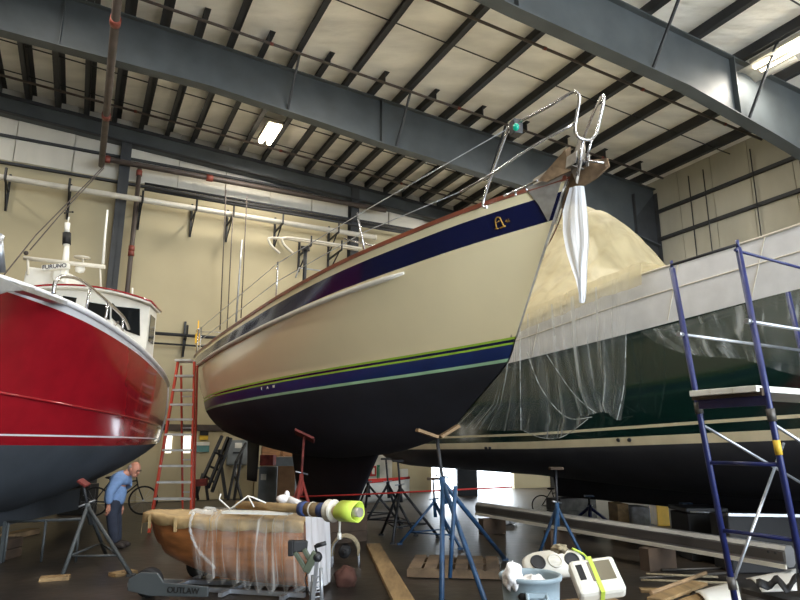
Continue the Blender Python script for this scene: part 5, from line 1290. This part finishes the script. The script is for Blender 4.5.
# loose boards, rods, panels
def board(a, b, w, h, label, mt='plank', name='board', grp=None):
    m = MB(); m.bar(a, b, w, h); return solo(name, m, mt, label, 'board', grp, bevel=.004)
board(onz(373, 545, .03), onz(406, 606, .03), .22, .05, 'long plank lying on the floor beside the coiled line', 'plank', 'plank')
board(onz(655, 600, .17), onz(700, 583, .17), .16, .03, 'short pale board sloping over the pile at bottom right')
board(onz(640, 590, .14), onz(690, 592, .14), .12, .03, 'orange-brown board flat under the long rods')
board(onz(672, 607, .13), onz(716, 592, .13), .14, .03, 'board ending beneath the white panel')
rods = ((640, 578, 726, 573), (646, 574, 718, 577), (662, 570, 722, 568), (641, 580, 735, 583), (684, 590, 736, 597))
for i, (x0, y0, x1, y1) in enumerate(rods):
    m = MB(); m.tube([onz(x0, y0, .016 + .029 * (i % 2)), onz(x1, y1, .016 + .029 * (i % 2))], .014, 7)
    solo('rod', m, 'rope_tan' if i % 2 else 'alu_dark', ['longest pale rod', 'second thin rod', 'farthest rod', 'nearest long rod', 'slanting rod'][i] + ' in the loose bundle before the mast', 'rod', 'rods in the bundle')
m = MB(); m.tube([onz(651, 593, .2), onz(706, 573, .2)], .02, 8); solo('stick', m, 'pallet_wood', 'bare stick propped over the board pile left of the scaffold', 'stick')
def panel(pts, label, z0, z1, bend):
    m = MB(); rows = []
    for i in range(9):
        t = i / 8; a = pts[0].lerp(pts[1], t); b = pts[3].lerp(pts[2], t); rows.append([a.lerp(b, k / 8) + Z * (bend * math.sin(math.pi * k / 8) * (1 - .5 * t)) for k in range(9)])
    m.grid(rows); return solo('white_fairing', m, 'white_paint', label, 'fairing', solid=.015)
panel([onz(695, 592, .16), onz(737, 581, .2), onz(742, 606, .12), onz(712, 612, .12)], 'curved white fairing lying left of the scaffold foot', 0, 0, .05)
panel([onz(746, 579, .2), onz(796, 569, .25), onz(797, 590, .2), onz(762, 592, .15)], 'curved white fairing lying right of the scaffold foot', 0, 0, .05)
m = MB(); rows = [[onz(757 + i * 3.6, 580 + 3.0 * math.sin(i * 1.0) + j * 7, .28) + Z * (.03 * math.sin(i * 1.3)) for j in (0, 1)] for i in range(12)]; m.grid(rows); solo('black_gasket', m, 'rubber_black', 'wavy black rubber strip on the right-hand white fairing', 'gasket', solid=.02)
m = MB(); m.bar(onz(748, 590, .08), onz(815, 607, .08), .18, .05); m.bar(onz(750, 601, .05), onz(800, 612, .05), .15, .05); solo('steel_channel', m, 'alu_dark', 'grey channel on the floor under the right-hand fairing', 'channel')
# ================================================================ coil of line on a hoop, rusty lump
cc = onz(345, 566); co = thing('line_rack', cc, 'wire hoop rack with coiled grey-green line beside the dinghy transom', 'line rack')
m = MB()
for dy in (-.08, .08): m.tube(smooth_path([cc + Vector((-.17, dy, .0)), cc + Vector((-.17, dy, .22)), cc + Vector((-.1, dy, .34)), cc + Vector((0, dy, .38)), cc + Vector((.1, dy, .34)), cc + Vector((.17, dy, .22)), cc + Vector((.19, dy, .0))], 4), .012, 6)
put('hoop', m, 'galvanised', co)
m = MB(); rnd = random.Random(9)
for k in range(16):
    y = -.12 + .016 * k; r_ = .17 + .02 * rnd.random(); a1 = -.3 + .2 * rnd.random(); a2 = math.pi + .2 + .25 * rnd.random()
    m.tube([cc + Vector((r_ * math.cos(a), y, .2 + r_ * 1.05 * math.sin(a))) for a in [a1 + (a2 - a1) * i / 12 for i in range(13)]], .012, 5)
put('coiled_line', m, 'rope_tan', co)
m = MB(); m.lathe(cc + Vector((0, -.06, .2)), [(.02, -.1), (.08, -.1), (.08, .1), (.02, .1)], 14, Matrix.Rotation(math.pi / 2, 3, 'X')); m.sphere(cc + Vector((0, -.17, .2)), .03, 8, 6); put('drum', m, 'rubber_black', co)
rag(onz(346, 586) + Vector((0, 0, .09)), .13, 21, 'brown_sack', 'small reddish brown sack on the floor beside the dinghy transom', 'sack_brown', 'sack', .95, .35)
# red barrier line strung from the keel to the stands
m = MB(); m.tube([P(292, 497, 10.2), P(360, 494.5, 9.8), P(430, 491, 9.4), P(512, 487, 9.0)], .012, 6); 
solo('red_line', m, 'rope_red', 'taut red line strung low across the gap beside the keel', 'line')
# ================================================================ things far behind, seen below the hulls
def boxthing(name, px0, py0, px1, py1, Y, dep, mats, label, cat, zfloor=True, bev=.01, group=None):
    a = P(px0, py0, Y); b = P(px1, py1, Y); z0 = 0.0 if zfloor else b.z
    m = MB(); m.box(((a.x + b.x) / 2, Y + dep / 2, (a.z + z0) / 2), (b.x - a.x, dep, a.z - z0)); return solo(name, m, mats, label, cat, group, bevel=bev)
# brooms and dark frames leaning by the panel
fr = thing('leaning_frame', P(215, 500, 16.5) * 1 - Vector((0, 0, P(215, 500, 16.5).z)), 'dark folding frame with crossed legs leaning beside the door under the sailboat stern', 'folding frame')
m = MB()
for a, b in (((222, 436), (203, 478)), ((228, 437), (208, 488)), ((231, 438), (212, 492)), ((203, 474), (196, 497)), ((219, 450), (226, 498))): m.bar(P(*a, 16.9), P(*b, 16.3), .07, .06)
put('rail', m, 'black_metal', fr)
m = MB()
for a, b in (((214, 452), (223, 456)), ((209, 466), (219, 470)), ((205, 476), (214, 482))): m.bar(P(*a, 16.6), P(*b, 16.6), .05, .05)
put('crossbar', m, 'black_metal', fr)
m = MB(); m.bar(P(194, 483, 16.3), P(207, 482, 16.3), .16, .17); put('red_box', m, 'rust_red', fr)
m = MB(); 
for px in (196, 206): m.bar(P(px, 485, 16.3), P(px + 2, 500, 16.2), .05, .05)
put('foot', m, 'black_metal', fr)
fl = thing('folding_frame', P(240, 500, 17.5) - Vector((0, 0, P(240, 500, 17.5).z)), 'second dark frame with slanted legs in front of the grey electrical panel', 'folding frame')
m = MB()
for a, b in (((246, 443), (236, 462)), ((236, 462), (228, 500)), ((243, 447), (234, 500)), ((234, 470), (242, 500))): m.bar(P(*a, 17.6), P(*b, 17.2), .06, .05)
put('rail', m, 'black_metal', fl)
boxthing('grey_locker', 259, 469, 276, 498, 16.5, .6, 'box_grey', 'grey locker with a white label under the cream sailboat hull', 'locker')
lk = bpy.data.objects['grey_locker']; a = P(261, 474, 16.49); b = P(266, 480, 16.49); m = MB(); m.box(((a.x + b.x) / 2, 16.488, (a.z + b.z) / 2), (b.x - a.x, .012, a.z - b.z)); put('label_plate', m, 'sign_white', lk)
a = P(258, 468, 16.45); b = P(277, 470, 16.45); m = MB(); m.box(((a.x + b.x) / 2, 16.78, a.z), (b.x - a.x, .7, .06)); put('lid', m, 'box_grey', lk)
boxthing('cardboard_box', 260, 455, 273, 465.5, 16.6, .4, 'rust_red', 'reddish box standing on the grey locker', 'box', False)
boxthing('grey_crate', 275, 457, 296, 470, 17.6, .6, 'box_grey', 'grey crate beyond the locker, left of the red pad stand', 'crate', True)
boxthing('cardboard_sheet', 278, 466, 294, 497, 15.6, .05, 'cardboard', 'brown cardboard sheet leaning behind the red pad stand', 'cardboard')
# clutter under the red workboat
boxthing('wooden_crate', 0, 534, 12, 555, 11.5, .8, 'pallet_wood', 'upper timber block pile under the bow of the red workboat', 'timber block')
m = MB()
for k in range(2): m.box((-6.2, 9.6, .07 + .14 * k), (1.2, .5, .13))
solo('keel_block', m, 'dark_wood', 'stacked timbers under the keel of the red workboat near the left edge', 'timber block')
wt = onz(66, 520); 
o = thing('hand_winch', P(77, 512, 15.6) - Vector((0, 0, P(77, 512, 15.6).z)), 'dark machine on a stand under the red workboat behind the grey boat stand', 'machine')
c = o.location; m = MB(); m.box(c + Vector((0, 0, .35)), (.7, .5, .7)); put('base', m, 'black_metal', o, bevel=.02)
m = MB(); m.lathe(c + Vector((.1, -.26, .85)), [(.02, -.05), (.17, -.05), (.2, 0), (.17, .05), (.02, .05)], 18, Matrix.Rotation(math.pi / 2, 3, 'X')); put('drum', m, 'block_grey', o)
m = MB(); m.box(c + Vector((-.2, 0, .88)), (.3, .3, .36)); put('gearbox', m, 'rust_red', o, bevel=.03)
boxthing('cardboard_box', 60, 486, 76, 512, 16.5, .4, 'cardboard', 'brown carton standing behind the machine under the red workboat', 'box')
# small white boat on stands beyond the keel
wb = thing('rowing_boat', P(372, 512, 17.5) - Vector((0, 0, P(372, 512, 17.5).z)), 'small white boat with red and green trim on the floor beyond the keel', 'boat')
c = wb.location; m = MB(); rows = []
for i in range(15):
    f = i / 14; w = .75 * math.sin(math.pi * min(1, f * .5 + .5)) ** .7 if f < 1 else .02; w = max(w, .03)
    rows.append([c + Vector((-1.3 + 2.3 * f, y * w, z + .12 * f * f)) for y, z in ((-1, .62), (-.93, .35), (-.6, .12), (0, .04), (.6, .12), (.93, .35), (1, .62))])
m.grid(rows); m.add(rows[0], [tuple(range(7))]); put('hull', m, 'white_paint', wb)
m = MB(); m.tube([r[0] for r in rows], .03, 6); m.tube([r[-1] for r in rows], .03, 6); put('gunwale', m, 'work_red', wb)
m = MB(); m.prism([c + Vector((-1.3, -.8, .6)), c + Vector((-1.05, -.8, .6)), c + Vector((-1.1, -.8, 1.0))], Vector((0, .04, 0))); put('red_pennant', m, 'work_red', wb)
# a bright painted door panel in the gap behind it
dp = thing('notice_board', P(377, 500, 19.6) - Vector((0, 0, P(377, 500, 19.6).z)), 'pale notice board with green and red framed sheets in the gap beyond the keel', 'notice board', rotz=YAW)
a, b = onq(363, 463, 19.45), onq(392, 494, 19.45); ta_, tb_ = tq(a)[0], tq(b)[0]
m = MB(); pbox(m, ta_, tb_, 19.45, 19.53, 0.0, a.z + .35); put('board', m, 'sign_white', dp)
for (x0, y0, x1, y1), mt in (((365, 467, 367.5, 482), 'work_green'), ((377, 465, 379.5, 484), 'work_green'), ((370, 466, 376, 476), 'work_red'), ((376, 479, 381, 484), 'work_yellow')):
    p0, p1 = onq(x0, y0, 19.44), onq(x1, y1, 19.44); m = MB(); pbox(m, tq(p0)[0], tq(p1)[0], 19.42, 19.445, p1.z, p0.z); s_ = put('framed_sheet', m, mt, dp)
    m = MB(); t0, t1 = tq(p0)[0], tq(p1)[0]; pbox(m, t0 + .06, max(t1 - .06, t0 + .07), 19.412, 19.419, p1.z + .06, p0.z - .06); put('sheet', m, 'sign_white', s_)
m = MB(); pbox(m, tq(onq(401, 470, 19.45))[0], tq(onq(408, 480, 19.45))[0], 19.45, 19.55, 0, onq(404, 469, 19.45).z); solo('white_post', m, 'white_paint', 'pale white post in the gap right of the dark stands', 'post')
# wrapped blocks, chests and odds behind the long mast
boxthing('wrapped_block', 631, 507, 652, 528, 11.6, .5, 'foil', 'shiny wrapped block behind the long mast under the green yacht', 'block', True, .03)
boxthing('wooden_block', 617, 504, 629, 512, 11.5, .5, 'plank', 'timber block left of the shiny wrapped block', 'timber block')
boxthing('yellow_case', 656, 503, 669, 512, 13.4, .4, 'work_yellow', 'yellow case behind the shiny wrapped block', 'case')
ch = thing('tool_chest', P(705, 530, 9.6) - Vector((0, 0, P(705, 530, 9.6).z)), 'black tool chest under the green yacht, left of the scaffold', 'tool chest')
a, b = P(687, 511, 9.4), P(729, 533, 9.4); m = MB(); m.box(((a.x + b.x) / 2, 9.7, a.z / 2 - .02), (b.x - a.x, .6, a.z - .04)); put('case', m, 'rubber_black', ch, bevel=.02)
m = MB(); m.box(((a.x + b.x) / 2, 9.7, a.z + .01), (b.x - a.x + .03, .64, .06)); put('lid', m, 'black_metal', ch, bevel=.01)
m = MB(); m.tube([P(690, 512, 9.38), P(727, 513, 9.38)], .015, 6); put('handle', m, 'galvanised', ch)
m = MB(); m.sphere(P(722, 517, 9.39), .035, 8, 6); put('red_knob', m, 'work_red', ch)
bl = thing('black_bench', P(765, 540, 8.6) - Vector((0, 0, P(765, 540, 8.6).z)), 'low black bench with a silver edge behind the scaffold', 'bench')
a, b = P(729, 516, 8.5), P(800, 540, 8.5); m = MB(); m.box(((a.x + b.x) / 2 + .4, 8.8, a.z / 2), (b.x - a.x + .8, .5, a.z)); put('body', m, 'rubber_black', bl, bevel=.02)
m = MB(); m.bar((a.x, 8.53, a.z + .015), (b.x + .8, 8.53, a.z - .01), .05, .035); put('silver_edge', m, 'galvanised', bl)
# pale cloth under the mast's far end
rag(onz(507, 524) + Vector((0, 0, .08)), .16, 31, 'floor_rag', 'white cloth lying under the far end of the long mast', sq=.5)
# dark block added to mask part of the doorway light

boxthing('doorway_blocker', 457, 462, 478, 500, 21.0, .6, 'black_metal', 'dark upright block added to break up the light of the far doorway', 'light blocker')
# ================================================================ light: daylight through the doors, two tube lamps and added fill lights under the roof
W_ = bpy.data.worlds.new('sky'); SC.world = W_; W_.use_nodes = True
bg = W_.node_tree.nodes['Background']; bg.inputs['Color'].default_value = (.82, .91, 1.0, 1); bg.inputs['Strength'].default_value = 10.5
def portal(c, w, h, rot):
    d = bpy.data.lights.new('door_portal', 'AREA'); d.shape = 'RECTANGLE'; d.size = w; d.size_y = h; d.cycles.is_portal = True
    o = bpy.data.objects.new('door_portal', d); COL.objects.link(o); o.location = c; o.rotation_euler = rot
portal(B((FT0 + FT1) / 2, QF - .25, FZ / 2), FT1 - FT0, FZ, (math.pi / 2, 0, YAW))
portal(B((DT0 + DT1) / 2, QW + .05, DZ / 2), DT1 - DT0, DZ, (-math.pi / 2, 0, YAW))
def lamp_and_fill_light(t, q, z, e, s=(.4, 1.3)):
    d = bpy.data.lights.new('lamp_and_fill_light', 'AREA'); d.shape = 'RECTANGLE'; d.size, d.size_y = s; d.energy = e * 0.85; d.color = (1.0, .94, .84); d.spread = math.pi
    o = bpy.data.objects.new('lamp_and_fill_light', d); COL.objects.link(o); o.location = B(t, q, z); o.rotation_euler = (0, 0, YAW)
lamp_and_fill_light(L1[0], L1[1], L1[2] - .1, 260); lamp_and_fill_light(L2[0], L2[1], L2[2] - .1, 200)
for t in (-1.5, 5, 12):  # extra fill lights without fixtures, added to brighten the shed
    for q in (10.8, 4.5, -2.5):
        if abs(t - L2[0]) < 2.5 and abs(q - L2[1]) < 3: continue
        lamp_and_fill_light(t, q, RBOT(t) - .35, 260)
for t in (-6, 12): lamp_and_fill_light(t, 17.2, RBOT(t) - .35, 260)  # more added fill near the end wall, no fixtures
cam = bpy.data.cameras.new('camera'); co_ = bpy.data.objects.new('camera', cam); COL.objects.link(co_)
co_.location = (0, 0, EYE); co_.rotation_euler = (math.pi / 2 + PITCH, 0, 0)
cam.sensor_fit = 'HORIZONTAL'; cam.sensor_width = 36; cam.lens = 36 * F / 800; cam.clip_end = 200
SC.camera = co_
SC.view_settings.view_transform = 'Standard'; SC.view_settings.look = 'None'; SC.view_settings.gamma = 1; SC.view_settings.exposure = 0.22
SC.view_settings.use_curve_mapping = False
SC.cycles.max_bounces = 10; SC.cycles.diffuse_bounces = 5; SC.cycles.transparent_max_bounces = 16; SC.cycles.sample_clamp_indirect = 6
